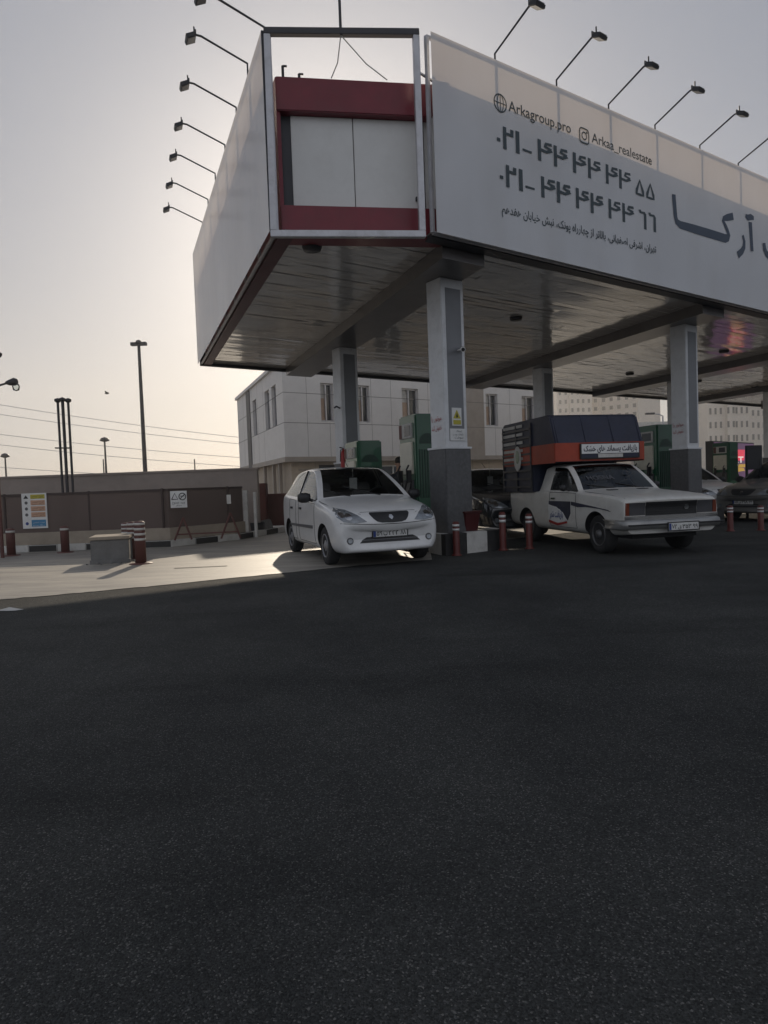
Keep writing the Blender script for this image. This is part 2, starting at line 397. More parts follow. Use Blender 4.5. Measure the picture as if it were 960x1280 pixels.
# ================================================================== ground
def ground_sheet(name, poly, z, mat, z0=None):
    mb=MB(); mb.add([(x,y,z) for x,y in poly],[tuple(range(len(poly)))])
    o=mb.build(name,mat); tag(o,kind="structure"); return o
ground_sheet("ground",[(-1500,-400),(1500,-400),(1500,2500),(-1500,2500)],-.03,"concrete")
ground_sheet("asphalt_road",[(-60,-30),(60,-30),(60,45),(-60,45)],0.,"asphalt")
edge=[(0,750),(60,745),(120,739.5),(180,734),(270,725),(360,716),(450,707),(540,700)]
ep=[atz(*q) for q in edge]
dl=(ep[1]-ep[0]); 
rng=random.Random(3)
pl=[ep[0]-Vector((12,4.6,0))]
for a,b in zip(ep[:-1],ep[1:]):
    for k in range(6):
        q=a.lerp(b,k/6); pl.append(q+Vector((rng.uniform(-.02,.02),rng.uniform(-.025,.025),0)))
pl+=[ep[-1],P(tB+.9,2.2),P(30,2.2),P(33,40),P(-18,40),Vector((-40,14,0))]
ground_sheet("concrete_forecourt",[(q.x,q.y) for q in pl],.006,"slab")
# drain slot and oil stains on the concrete
d0,d1=atz(218,711),atz(284,708)
mb=MB(); mb.ribbon([d0,d0.lerp(d1,.5),d1],.09,UP,.011); tag(mb.build("drain_channel","black"),"narrow black drain slot in the sunlit concrete","drain")
# ================================================================== canopy
can=thing("station_canopy","fuel station canopy with red fascia bands and polished strip ceiling on clad columns","canopy",P(tB,sA))
mb=MB(); w=.2; s=.06
rr=random.Random(11)
while s<sD-.1:
    t0=0.06
    if s<sA: t0=tB*(1-s/sA)+.1
    t=t0+rr.uniform(0,.6) if False else t0
    while t<TR-.1:
        t2=min(t+rr.choice((3.,4.,6.)),TR-.05)
        n=max(1,int((t2-t)/.5)); a=rr.gauss(0,.017); ph=rr.uniform(0,6); 
        vs=[];fs=[]
        for k in range(n+1):
            tk=t+(t2-t)*k/n; dz=.0035*math.sin(tk*2.6+ph)+.002*math.sin(tk*5.3+2*ph)
            vs+= [P(tk,s,ZC+.03+dz-a*.5*w), P(tk,s+w*.99,ZC+.03+dz+a*.5*w)]
        for k in range(n): fs.append((2*k,2*k+1,2*k+3,2*k+2))
        mb.add(vs,fs,0,True); t=t2+.004
    s+=w
mb.build("soffit","soffit",can)
mb=MB()   # dark roof slab above the strips, shuts out the sky
q=[P(tB+.75,.24),P(TR,.24),P(TR,sD-.03),P(.24,sD-.03),P(.24,sA+.75)]
mb.prism([(k.x,k.y) for k in q],ZC+.06,7.0,0); mb.build("roof_box","panel",can)
for k in range(5):
    t=2.62+7.2*k
    for (a,b) in ((.34,sD-.25),):
        mb=MB(); mb.obox(P(t,a,ZC-.20),e1*.86,e2*(b-a),UP*.225); mb.build("beam","beam",can)
# edge trim under the boards
mb=MB()
mb.obox(P(.10,sA,ZC-.03),e2*(sD-sA),e1*.22,UP*.05); mb.build("left_edge_trim","maroon",can)
mb=MB(); mb.obox(P(tB,.10,ZC-.03),e1*(TR-tB),e2*.22,UP*.05); mb.build("front_edge_trim","dark_steel",can)
mb=MB(); mb.obox(P(.0,sD-.1,ZC-.05),e1*TR,e2*.14,UP*.9); mb.build("rear_fascia","dark_steel",can)
mb=MB(); mb.obox(P(TR-.1,0.1,ZC-.08),e2*sD,e1*.14,UP*2.2); mb.build("end_fascia","red_trim",can)
# nose: red band, pale panels, red band
NA=P(.22,sA+.1); NB=P(tB+.04,.24); nd=(NB-NA).normalized(); nl=(NB-NA).length; nn=Vector((nd.y,-nd.x,0))
def nose(u0,u1,z0,z1,depth,mat,name,off=0.,bevel=0.):
    mb=MB(); o=NA+nd*u0+nn*(off-depth); o.z=z0
    mb.obox(o,nd*(u1-u0),nn*depth,UP*(z1-z0)); return mb.build(name,mat,can,bevel=bevel)
zt=aty(430,99,9.77).z; zt2=aty(430,141,9.77).z; zb2=aty(430,258,9.77).z
nose(-.06,nl+.35,zt2,zt,.35,"red_trim","upper_fascia_band",.0,.012)
nose(-.06,nl+.35,ZC-.01,zb2,.35,"red_trim","lower_fascia_band",.0,.012)
nose(-.05,.13,zb2,zt2,.2,"dark_steel","fascia_return",-.16)
nose(.13,nl*.49,zb2+.003,zt2-.003,.2,"panel","fascia_panel",-.13,.006)
nose(nl*.49+.012,nl-.02,zb2+.003,zt2-.003,.2,"panel","fascia_panel",-.13,.006)
nose(nl,nl+.3,zb2,zt2,.2,"panel","fascia_panel",-.16)
nose(nl*.97-.10,nl*.97+.02,zb2+.15,zb2+.20,.05,"dark_steel","latch",-.08)
# side fascias behind the boards
mb=MB(); mb.obox(P(.16,sA+.15,ZC),e2*(sD-sA-.2),e1*.06,UP*(zt-ZC)); mb.build("side_fascia","red_trim",can)
mb=MB(); mb.obox(P(tB+.15,.18,ZC),e1*(TR-tB-.3),e2*.06,UP*(zt-ZC)); mb.build("front_fascia","panel",can)
# small details
for (x,y) in ((390,309),):
    q=atz(x,y,ZC); mb=MB(); mb.lathe([(0,ZC-.05),(.13,ZC-.05),(.15,ZC+.0),(.15,ZC+.04)],(q.x,q.y,0),n=20); mb.build("ceiling_light","dark_steel",can)
for t in range(1,8):
    for s_ in (3.2,7.2):
        q=P(t*4.4+2,s_); mb=MB(); mb.lathe([(0,ZC-.03),(.12,ZC-.03),(.14,ZC+.0),(.14,ZC+.04)],(q.x,q.y,0),n=16); mb.build("ceiling_light","dark_steel",can)
# columns
c1=atz(567,667,.33)+Vector((0,.20,0)); c1.z=0; tc,sc_=solve(c1,CO)
tb,sb=solve(Vector((-1.02*1.0,16.3,0)),CO)
zs=1.76
ROT=math.atan2(e1.y,e1.x)
def column(t,s,front):
    c=P(t,s); wx,wy=.50,.38
    ax,ay=e1,Vector((-e1.y,e1.x,0))
    mb=MB()
    o=c-ax*wx/2-ay*wy/2; o.z=zs
    mb.obox(o,ax*wx,ay*wy,UP*(ZC-.2-zs)); col=mb.build("column","clad",can,bevel=.012)
    mb=MB()                                    # recessed-looking grey strip on the wide faces
    for sg in (-1,1):
        o=c-ax*.155+ay*(sg*(wy/2+.004)) ; o.z=zs+.14
        mb.obox(o-ay*.003,ax*.33,ay*.006,UP*(ZC-.5-zs))
    mb.build("grey_panel","clad_grey",col)
    mb=MB(); o=c-ax*(wx/2+.035)-ay*(wy/2+.035); o.z=0.006
    mb.obox(o,ax*(wx+.07),ay*(wy+.07),UP*(zs-.006)); st=mb.build("stone_base","stone",col,bevel=.01)
    mb=MB(); o=c-ax*(wx/2+.05)-ay*(wy/2+.05); o.z=zs
    mb.obox(o,ax*(wx+.10),ay*(wy+.10),UP*.035); mb.build("base_cap","clad",col,bevel=.006)
    return col,c
cols={}
for k in range(4):
    cols[(k,0)]=column(tc+7.2*k,sc_,True)
    cols[(k,1)]=column(tc+7.2*k,sc_+5.6,False)
# red stencil marks on the columns
AY=Vector((-e1.y,e1.x,0))
def stencil(colc,z,mi):
    col,c=colc; o=c-e1*.253+AY*.05; o.z=z
    for dz in (.0,-.16):
        mb=MB(); a=o+UP*dz; put_text(mb,"خاموش کنید" if dz else "موتور را",a+AY*.10,a-AY*.16,.08,-e1,fa=True,th=.004)
        mb.build("red_stencil","red",col)
stencil(cols[(0,0)],2.25,0); stencil(cols[(1,0)],2.3,0)
# notices on the near column
c=cols[(0,0)][1]
fo=c-AY*(.19+.006)
def plate_on(t0,t1,z0,z1,mat,name,label=None,cat=None,th=.012):
    mb=MB(); o=fo+e1*t0; o.z=z0; mb.obox(o-AY*th,e1*(t1-t0),AY*th,UP*(z1-z0)); ob=mb.build(name,mat)
    if label: tag(ob,label,cat)
    return ob
ws=thing("warning_notice","yellow triangle warning notice on the grey strip of the near column","sign",fo-AY*.01+UP*2.15)
mb=MB(); o=fo-e1*.10; o.z=2.15; mb.obox(o-AY*.012,e1*.21,AY*.01,UP*.30); mb.build("board","white",ws)
mb=MB(); q=fo-AY*.014+e1*.005
mb.add([q+e1*-.085+UP*2.27,q+e1*.085+UP*2.27,q+UP*2.42],[(0,1,2)]); q=q-AY*.002
mb.add([q+e1*-.085+UP*2.17,q+e1*.085+UP*2.17,q+e1*.085+UP*2.245,q+e1*-.085+UP*2.245],[(0,1,2,3)]); mb.build("print","yellow",ws)
mb=MB(); q=fo-AY*.018+e1*.005
mb.add([q+e1*-.022+UP*2.29,q+e1*.022+UP*2.29,q+e1*.0+UP*2.37],[(0,1,2)]); mb.build("flame_symbol","ink",ws)
wn=thing("paper_notice","white printed notice below the yellow triangle on the near column","sign",fo-AY*.01+UP*1.88)
mb=MB(); o=fo-e1*.15; o.z=1.9; mb.obox(o-AY*.012,e1*.33,AY*.01,UP*.2); mb.build("board","white",wn)
mb=MB(); q=fo-AY*.014
for k,(a,b) in enumerate(((-.02,.10),(-.10,.13),(-.06,.13))):
    put_text(mb,["ایستگاه","شماره پمپ","سوخت"][k],q+e1*a+UP*(2.045-.055*k),q+e1*b+UP*(2.045-.055*k),.035,-AY,fa=True,th=.003)
mb.build("lettering","letter",wn)
# camera on the near column
cc=thing("security_camera","small white security camera bracketed to the near column","camera",fo+UP*3.4)
q=fo+e1*.09; q.z=3.42
mb=MB(); mb.tube([q+AY*.01,q-AY*.10+UP*.0],.018); mb.build("bracket","white",cc)
mb=MB(); d=(-e1*.5-AY*.6-UP*.2).normalized(); mb.tube([q-AY*.12-d*.10,q-AY*.12+d*.14],.04,12); mb.build("housing","white",cc)
mb=MB(); mb.tube([q-AY*.12+d*.141,q-AY*.12+d*.15],.03,12); mb.build("lens","ink",cc)
# fire extinguisher and clamp arm on the rear column
c=cols[(0,1)][1]; q=c-AY*.26-e1*.30; q.z=0
fe=thing("fire_extinguisher","red fire extinguisher hung on the rear column above the white hatchback","extinguisher",q)
mb=MB(); mb.lathe([(0,1.55),(.07,1.56),(.075,1.6),(.075,1.98),(.05,2.06),(.02,2.08),(.02,2.12),(0,2.12)],q,n=16); mb.build("cylinder","red",fe)
mb=MB(); mb.tube([q+UP*2.12,q+UP*2.15-e1*.10],.014); mb.tube([q+UP*2.10,q+UP*2.08-e1*.08,q+UP*1.8-e1*.10],.012); mb.build("valve_handle","black",fe)
mb=MB(); mb.tube([c-e1*.25-AY*.1+UP*3.12,c-e1*.36-AY*.12+UP*3.16,c-e1*.42-AY*.12+UP*3.12],.02); tag(mb.build("lamp_bracket","dark_steel"),"short bent metal bracket on the left face of the rear column","bracket")

# ================================================================== billboards
def top_edge(P0,px0,P1,px1):
    return None
lb=thing("billboard","plain pale grey billboard along the left side of the canopy","billboard",pA)
zA=aty(328,40,pA.y).z; zD=aty(243,318,pD.y).z
zBt=aty(533,42,pB.y).z; zCt=aty(960,225,pC.y).z
def board(mb,a,b,n,za,zb,z0,nu=24,nv=6,th=.0,seed=0):
    rg=random.Random(seed); vs=[];fs=[]
    for i in range(nu+1):
        for j in range(nv+1):
            u=i/nu; q=a.lerp(b,u); zt_=za+(zb-za)*u
            q=Vector((q.x,q.y,z0+(zt_-z0)*j/nv))
            w_=0 if i in(0,nu) or j in (0,nv) else rg.uniform(-.006,.006)
            vs.append(q+n*(th+w_))
    for i in range(nu):
        for j in range(nv): a0=i*(nv+1)+j; fs.append((a0,a0+nv+1,a0+nv+2,a0+1))
    mb.add(vs,fs,0,True)
mb=MB(); board(mb,pA,pD,nL,zA,zD,ZC-.02,th=.06,seed=1); mb.build("face","banner_white",lb)
def bframe(root,a,b,n,za,zb,posts):
    mb=MB(); r=.03; bk=-n*.04
    A0=Vector((a.x,a.y,ZC-.0))+bk;A1=Vector((a.x,a.y,za-.02))+bk;B0=Vector((b.x,b.y,ZC))+bk;B1=Vector((b.x,b.y,zb-.02))+bk
    mb.tube([A0,A1],r+.01,6,smooth=False);mb.tube([B0,B1],r+.01,6,smooth=False);mb.tube([A0,B0],r,6,smooth=False);mb.tube([A1,B1],r,6,smooth=False)
    for u in posts:
        mb.tube([A0.lerp(B0,u),A1.lerp(B1,u)],r,6,smooth=False)
    mb.build("frame","tube",root)
bframe(lb,pA,pD,nL,zA,zD,[k/8 for k in range(1,8)])
mb=MB(); d=(pA-pD).normalized(); q=pA+nL*.03; mb.obox(Vector((q.x,q.y,ZC-.04))-nL*.1,d*.02,nL*.13,UP*(zA-ZC+.04)); mb.build("edge_strip","dark_steel",lb)
rb=thing("billboard","long real estate billboard with telephone numbers along the canopy front","billboard",pB)
TRB=31.0; pE=pB+e1*TRB; zE=zBt+(zCt-zBt)*TRB/(pC-pB).length
mb=MB(); board(mb,pB,pE,nF,zBt,zE,ZC-.02,nu=60,th=.06,seed=2); mb.build("face","banner",rb)
mounts_r=[atp(*q,pB,nF) for q in ((620,78),(697,110),(762,140),(820,165),(876,190),(924,212))]
ups=[solve(q,pB)[0]/TRB for q in mounts_r]
step=(ups[-1]-ups[0])/5
while ups[-1]+step<.98: ups.append(ups[-1]+step)
bframe(rb,pB,pE,nF,zBt,zE,ups)
FP=pB+nF*.062
def bt(x,y): return atp(x,y,FP,nF)
mb=MB()
# the telephone numbers, drawn stroke by stroke in a heavy geometric hand (units: glyph height 1)
DIG={"2":([[(0,0),(0,1)],[(.0,.72),(.27,.72)],[(.27,.66),(.28,.98)]],.125),"1":([[(0,0),(0,1)]],.145),
 "4":([[(0,0),(0,1)],[(.52,.93),(.28,.90),(.24,.76),(.50,.68)],[(.52,.66),(.30,.52),(.0,.54)]],.135),
 "5":([[(0,.07),(-.18,.08),(-.16,.30),(0,.84),(.16,.30),(.18,.08),(0,.07)]],.13),
 "6":([[(-.29,.98),(-.25,.86),(-.05,.88),(0,.80),(0,0)]],.14),"-":([[(0,0),(.37,.0)]],.10),"0":([[(-.065,0),(.065,0)]],.15)}
def digit_row(items,h=.335):
    m_=MB()
    for ch,zx,zy in items:
        o=bt(610+zx*.2292,140+zy*.2292); strokes,w_=DIG[ch]
        
        for k,st in enumerate(strokes):
            f_=MB(); f_.ribbon([(a,0,b) for a,b in st],w_,(0,-1,0),0.)
            m_.add([o+e1*(v.x*1.7*h)+UP*(v.z*h)+nF*(.006+.0006*k) for v in f_.v],f_.f)
    m_.build("telephone_number","letter",rb)
digit_row([("0",57,150),("2",92,203),("1",162,225),("-",187,204),("4",281,265),("4",368,297),("4",472,332),("4",553,361),("4",650,392),("4",722,418),("5",828,458),("5",885,478)])
digit_row([("0",73,356),("2",108,410),("1",180,431),("-",203,406),("4",299,467),("4",385,493),("4",488,525),("4",568,550),("4",665,580),("4",740,601),("6",857,641),("6",909,656)])
put_text(mb,"تهران، اشرفی اصفهانی، بالاتر از چهارراه پونک، نبش خیابان هفدهم",bt(627,265.5),bt(820,316),.13,nF,bold=.014,fa=True)
mb.build("lettering","letter",rb); mb=MB(); put_text(mb,"Arkagroup.pro",bt(635.5,138.5),bt(713.5,167),.16,nF,bold=.006)
mb.build("lettering","letter",rb); mb=MB(); put_text(mb,"Arkaa_realestate",bt(739.5,177.5),bt(814.5,206.5),.16,nF,bold=.006)
# globe and camera icons
def ring(c,r,w,sq=False,n=28):
    d=e1; pts=[]
    for k in range(n+1):
        t=2*math.pi*k/n
        if sq:
            cx,cy=math.cos(t),math.sin(t); p_=5; rr_=(abs(cx)**p_+abs(cy)**p_)**(-1/p_); pts.append(c+d*(r*rr_*cx)+UP*(r*rr_*cy))
        else: pts.append(c+d*(r*math.cos(t))+UP*(r*math.sin(t)))
    mb.ribbon(pts,w,nF,.006)
mb.build("lettering","letter",rb); mb=MB(); g=bt(625,129); ring(g,.13,.02); mb.ribbon([g-e1*.13,g+e1*.13],.014,nF,.007); mb.ribbon([g-UP*.13,g+UP*.13],.014,nF,.007)
mb.ribbon([g+e1*(.065*math.cos(t))+UP*(.13*math.sin(t)) for t in [2*math.pi*k/20 for k in range(21)]],.014,nF,.008)
mb.build("globe_icon","letter",rb); mb=MB(); g=bt(730,170); ring(g,.12,.024,True); ring(g,.06,.022); ring(g+e1*.07+UP*.07,.012,.018,n=10)
mb.build("camera_icon","letter",rb)
mb=MB(); 
def z7(pts): return [bt(820+x*140/960,220+y*140/960) for x,y in pts]
mb.ribbon(z7([(150,158),(157,250),(166,350),(176,390),(205,418),(330,455),(460,495),(560,526),(590,535),(612,530),(622,505),(612,470),(595,430),(574,385),(580,366),(610,356),(660,346)]),[.12,.12,.12,.13,.15,.17,.18,.18,.18,.16,.12,.10,.10,.10,.11,.14,.15],nF,.006)
mb.ribbon(z7([(742,508),(755,560),(752,610),(735,645),(700,678)]),[.08,.10,.12,.14,.15],nF,.006)
mb.ribbon(z7([(805,395),(812,500),(822,645)]),[.15,.14,.12],nF,.006)
mb.ribbon(z7([(765,340),(785,358),(812,352),(836,362)]),[.08,.13,.13,.08],nF,.007)
mb.ribbon(z7([(925,575),(930,625),(945,665),(985,705),(1040,722),(1085,715),(1105,690),(1108,640),(1098,590)]),[.12,.14,.15,.18,.2,.19,.17,.14,.12],nF,.006)
mb.build("big_lettering","letter_blue",rb)
# open tube frame of the nose
fr=thing("tube_frame","open rectangular steel tube frame standing in front of the red and white nose","frame",pA)
fy=(pA.y+pB.y)/2
f1=[aty(333.5,40,9.40),aty(519.5,41.5,9.62),aty(527.5,284,9.62),aty(342,287,9.40)]
f2=[f1[0],f1[1],f1[2],f1[3]]
f2[3].z=f2[2].z=ZC-.06
for i,(a,b,nm) in enumerate(((0,1,"top_tube"),(1,2,"upright"),(2,3,"bottom_tube"),(3,0,"upright"))):
    mb=MB(); A_,B_=f2[a],f2[b]; d=(B_-A_).normalized(); sd=d.cross(nn).normalized(); h=.045
    mb.obox(A_-d*h*(1 if nm!="upright" else -1)-sd*h-nn*h,(B_-A_)+d*h*2*(1 if nm!="upright" else -1),sd*2*h,nn*2*h)
    mb.build(nm,"tube" if nm!="top_tube" else "dark_steel",fr,bevel=.006)
for z_ in (zt-.02,):
    mb=MB(); q=f2[1]+Vector((0,0,0)); q.z=z_; mb.tube([q,P(tB+.12,.1,z_)],.02); mb.build("tie_bar","tube",fr)
mb=MB(); q0=aty(426,44,9.5); q1=aty(421,-60,9.5)
tag(mb.tube([q0,q0+UP*1.8],.022,6).build("roof_pole","dark_steel"),"thin upright pole rising from the top bar of the nose frame","pole")
mb=MB()
for x,y in ((414,98),(484,100)):
    b=atz(x,y,zt); mid=q0.lerp(b,.5)+Vector((.02,0,-.08)); mb.tube([q0+UP*.0,mid,b],.008,5)
tag(mb.build("roof_wires","dullwhite"),"two slack wires hanging from the roof pole to the canopy roof","wire")
for u_,h_ in ((.28,.12),(.05,.22)):
    b=NA+nd*u_-nn*.1; b.z=zt-.02; mb=MB(); mb.tube([b,b+UP*h_],.02); mb.tube([b+UP*h_,b+UP*h_+nd*.06],.015)
    mb.build("roof_stub","dark_steel",can)

# ================================================================== floodlights on the boards
def floodlight(loc,rz,label,group):
    t=thing("floodlight",label,"floodlight",loc,rz,group)
    mb=MB(); mb.tube([(0,-.0,-.25),(0,0,.14),(.70,0,.42),(.80,0,.425)],.016,6); mb.build("arm","dark_steel",t,local=True)
    mb=MB(); mb.tube([(.79,-.09,.36),(.79,-.09,.44),(.79,.09,.44),(.79,.09,.36)],.012,6); mb.tube([(.80,0,.42),(.80,0,.54)],.012,6); mb.build("bracket","lamp_black",t,local=True)
    mb=MB(); mb.box((.86,0,.35),(.15,.19,.05),ry=R(25)); 
    for k in range(7): mb.box((.865,-.075+.025*k,.382),(.14,.006,.03),ry=R(25))
    h=mb.build("housing","lamp_black",t,local=True)
    mb=MB(); mb.box((.848,0,.322),(.13,.16,.004),ry=R(25)); mb.build("lens","lens_dark",h,local=True)
    return t
rzL=math.atan2(nL.y,nL.x); rzF=math.atan2(nF.y,nF.x)
ordi=["nearest the nose","second from the nose","third from the nose","fourth from the nose","third from the far end","second from the far end","at the far end"]
ML=[pA+e2*.08+Vector((0,0,zA-ZC))]+[atp(*q,pA,nL) for q in ((308,88),(294,142),(280,188),(268,223),(259,255),(252,283))]
first=None
for i,q in enumerate(ML):
    la="black floodlight on a long arm over the plain left billboard, "+ordi[i]; lo=q+Vector((0,0,-.03))-nL*.02
    if first is None: first=floodlight(lo,rzL,la,"floodlights over the plain billboard")
    else: dup(first,lo,rzL,la)
ordr=["nearest the nose","second from the nose","third from the nose","fourth from the nose","fifth from the nose","sixth from the nose, cut by the picture edge"]
for i,q in enumerate(mounts_r):
    dup(first,q+Vector((0,0,.0))-nF*.02,rzF,"black floodlight over the telephone number billboard, "+ordr[i],"floodlights over the lettered billboard")

# ================================================================== sales building
def facade(mb,o,u,n,length,z0,z1,holes,mi=0,reveal=.22,mir=None):
    us=sorted({0,length}|{h[0] for h in holes}|{h[1] for h in holes}); zs_=sorted({z0,z1}|{h[2] for h in holes}|{h[3] for h in holes})
    pt=lambda a,z,d=0: Vector((o.x,o.y,0))+u*a+UP*z-n*d
    for a,b in zip(us[:-1],us[1:]):
        for c,d in zip(zs_[:-1],zs_[1:]):
            if any(h[0]<=a and b<=h[1] and h[2]<=c and d<=h[3] for h in holes): continue
            mb.add([pt(a,c),pt(b,c),pt(b,d),pt(a,d)],[(0,1,2,3)],mi)
    for a,b,c,d in [h[:4] for h in holes]:
        k=[(a,c),(b,c),(b,d),(a,d)]
        for i in range(4):
            p_,q_=k[i],k[(i+1)%4]; mb.add([pt(*p_),pt(*p_,reveal),pt(*q_,reveal),pt(*q_)],[(0,1,2,3)],mi if mir is None else mir)
BY=29.
K0=aty(358,600,BY); K0.z=0
zTop=aty(353,453,BY).z; zOv=aty(358,571,BY).z
nR=nF; LR=(atp(688,540,K0,nF)-K0).dot(e1); LL=12.6
bld=thing("sales_building","two storey white stone clad station building behind the canopy","building",K0)
def bu(x,y): 
    q=atp(x,y,K0,nR); return (q-K0).dot(e1)/1.0, q.z
def bl(x,y):
    q=atp(x,y,K0,nL); return (q-K0).dot(e2), q.z
winsR=[]
for (x0,y0,x1,y1) in ((400,479,418,527),(446,482,463,528),(502,487,524,530),(607,496,623,537),(652,499,669,536)):
    a,zt_=bu(x0,y0); b,zb_=bu(x1,y1); winsR.append((a,b,2.0+2.05,2.0+2.05+1.55))
zw0=bu(410,527)[1]; zw1=bu(410,479)[1]
winsR=[(a,b,zw0,zw1) for a,b,_,_ in winsR]
winsL=[]
for (x0,x1,y0,y1) in ((341,346.5,483,533),(332.5,338,488,537),(317.5,322,503,545)):
    a=bl(x1,y1)[0]; b=bl(x0,y1)[0]; winsL.append((a,b,zw0-.1,zw1+.05))
mb=MB()
facade(mb,K0,e1,nR,LR,zOv,zTop,winsR)
fl=MB()
ol=K0
facade(mb,ol,e2,nL,LL,zOv,zTop,winsL)
# back, roof, underside
k2=[K0,K0+e1*LR,K0+e1*LR+e2*LL,K0+e2*LL]
mb.add([q+UP*(zTop) for q in k2],[(0,1,2,3)]); mb.add([q+UP*zOv for q in k2],[(3,2,1,0)])
for i in (1,2): a,b=k2[i],k2[i+1]; mb.add([a+UP*zOv,b+UP*zOv,b+UP*zTop,a+UP*zTop],[(0,1,2,3)])
# panel joints
for y in (490,528):
    z_=aty(356,y,BY).z; 
    for a,b in ((0,LR),):
        mb.obox(K0+e1*a+UP*(z_-.012)-nR*.01,e1*(b-a),nR*.013,UP*.024,1)
    mb.obox(K0+UP*(z_-.012)-nL*.01,e2*LL,nL*.013,UP*.024,1)
holesU=[(a-.02,b+.02) for a,b,_,_ in winsR]
for k in range(1,int(LR/1.15)+1):
    u=1.15*k
    for (za,zb) in ((zOv,aty(356,528,BY).z),(aty(356,528,BY).z,aty(356,490,BY).z),(aty(356,490,BY).z,zTop)):
        if any(a<u<b for a,b in holesU) and zb>zw0 and za<zw1: continue
        mb.obox(K0+e1*u+UP*za-nR*.01,e1*.015,nR*.012,UP*(zb-za),1)
for k in range(1,8):
    u=1.5*k
    if any(a<u<b for a,b,_,_ in winsL): continue
    mb.obox(K0+e2*u+UP*zOv-nL*.01,e2*.018,nL*.012,UP*(zTop-zOv),1)
wall=mb.build("upper_wall",["bclad","joint"],bld)
mb=MB(); mb.obox(K0-e1*.12-e2*.12+UP*(zTop),e1*(LR+.2),e2*(LL+.2),UP*.16); mb.build("cornice","bclad",bld)
mb=MB(); mb.obox(K0-e1*.03-e2*.03+UP*(zOv-.22),e1*(LR),e2*(LL),UP*.218); mb.build("overhang_band","btan",bld)
# tan vertical bay
a=bu(578,560)[0]; b=bu(606,560)[0]
mb=MB(); mb.obox(K0+e1*a+UP*zOv-nR*.05,e1*(b-a),nR*.075,UP*(zTop-zOv-.02)); 
for y in (490,528): z_=aty(356,y,BY).z; mb.obox(K0+e1*a+UP*(z_-.012)+nR*.02,e1*(b-a),nR*.008,UP*.024,1)
mb.build("tan_bay",["btan","joint"],bld)
# windows
for (a,b,c,d) in winsR:
    mb=MB(); o=K0+e1*a+UP*c; h=.07; n_=nR
    for (uu,zz,du,dz) in ((0,0,b-a,h),(0,d-c-h,b-a,h),(0,h,h,d-c-2*h),(b-a-h,h,h,d-c-2*h),((b-a)*.45,h,h,d-c-2*h)):
        mb.obox(o+e1*uu+UP*zz-n_*.21,e1*du,n_*.08,UP*dz)
    w_=mb.build("window","tube",bld)
    mb=MB(); mb.obox(o+e1*(b-a)*.48-n_*.25,e1*((b-a)*.5),n_*.02,UP*(d-c)); mb.build("pane","pane",w_)
    mb=MB(); mb.obox(o+e1*.02-n_*.25,e1*((b-a)*.46),n_*.02,UP*((d-c)*.62),0); mb.obox(o+e1*.02-n_*.25+UP*(d-c)*.62,e1*((b-a)*.46),n_*.02,UP*((d-c)*.37),1); mb.build("blind",["curtain","dullwhite"],w_)
for (a,b,c,d) in winsL:
    mb=MB(); o=K0+e2*a+UP*c; h=.06
    for (uu,zz,du,dz) in ((0,0,b-a,h),(0,d-c-h,b-a,h),(0,h,h,d-c-2*h),(b-a-h,h,h,d-c-2*h)):
        mb.obox(o+e2*uu+UP*zz-nL*.2,e2*du,nL*.08,UP*dz)
    w_=mb.build("window","tube",bld)
    mb=MB(); mb.obox(o-nL*.25,e2*(b-a),nL*.02,UP*(d-c)); mb.build("pane","pane",w_)
# ground floor, set back
G0=K0+e1*.35+e2*.35
mb=MB(); doorsR=[]
a=bu(470,590)[0]; b=bu(506,590)[0]
holes=[(a,b,.0,2.15),(1.4,2.6,1.35,2.2),(8.6,10.4,.9,2.2)]
facade(mb,G0,e1,nR,LR-.7,0,zOv-.22,holes,0,.15)
facade(mb,G0,e2,nL,LL-.7,0,zOv-.22,[],0)
for a_ in [1.2*k for k in range(1,int((LR-.8)/1.2)+1)]:
    if not any(h[0]<a_<h[1] for h in holes): mb.obox(G0+e1*a_-nR*.01,e1*.015,nR*.013,UP*(zOv-.22),1)
mb.build("ground_floor_wall",["bbeige","joint"],bld)
for i,(a,b,c,d) in enumerate(holes):
    mb=MB(); mb.obox(G0+e1*a+UP*c-nR*.16,e1*(b-a),nR*.03,UP*(d-c)); pn="door" if i==0 else "window"
    w_=mb.build(pn,"pane",bld)
    mb=MB(); o=G0+e1*a+UP*c
    for (uu,zz,du,dz) in ((0,0,b-a,.06),(0,d-c-.06,b-a,.06),(0,.06,.06,d-c-.12),(b-a-.06,.06,.06,d-c-.12),((b-a)*.5,.06,.05,d-c-.12)):
        mb.obox(o+e1*uu+UP*zz-nR*.129,e1*du,nR*.06,UP*dz)
    mb.build("frame","white" if i==0 else "dark_steel",w_)
# louvre slots on the corner of the ground floor and posts on its side
mb=MB()
for k in range(6):
    z_=.75+.24*k; mb.obox(G0+e1*.35+UP*z_-nR*.01,e1*(.75-.02*k),nR*.03,UP*.09)
mb.build("louvre_slots","btan",bld)
for u in (1.6,3.0,5.2):
    mb=MB(); mb.obox(K0+e2*u+UP*.0+e1*.05,e2*.16,e1*.16,UP*(zOv-.22)); mb.build("post","btan",bld)
q=K0+e2*bl(315,560)[0]; 
mb=MB(); mb.obox(q+nL*.005+UP*(zOv-.2),e2*1.1,nL*.03,UP*(zTop-zOv+.25)); mb.build("dark_cladding_strip","dark_steel",bld)
mb=MB(); q=K0+e1*bu(567,560)[0]+nR*.08; mb.tube([q+UP*.1,q+UP*zTop],.06,8); mb.build("downpipe","dark_steel",bld)
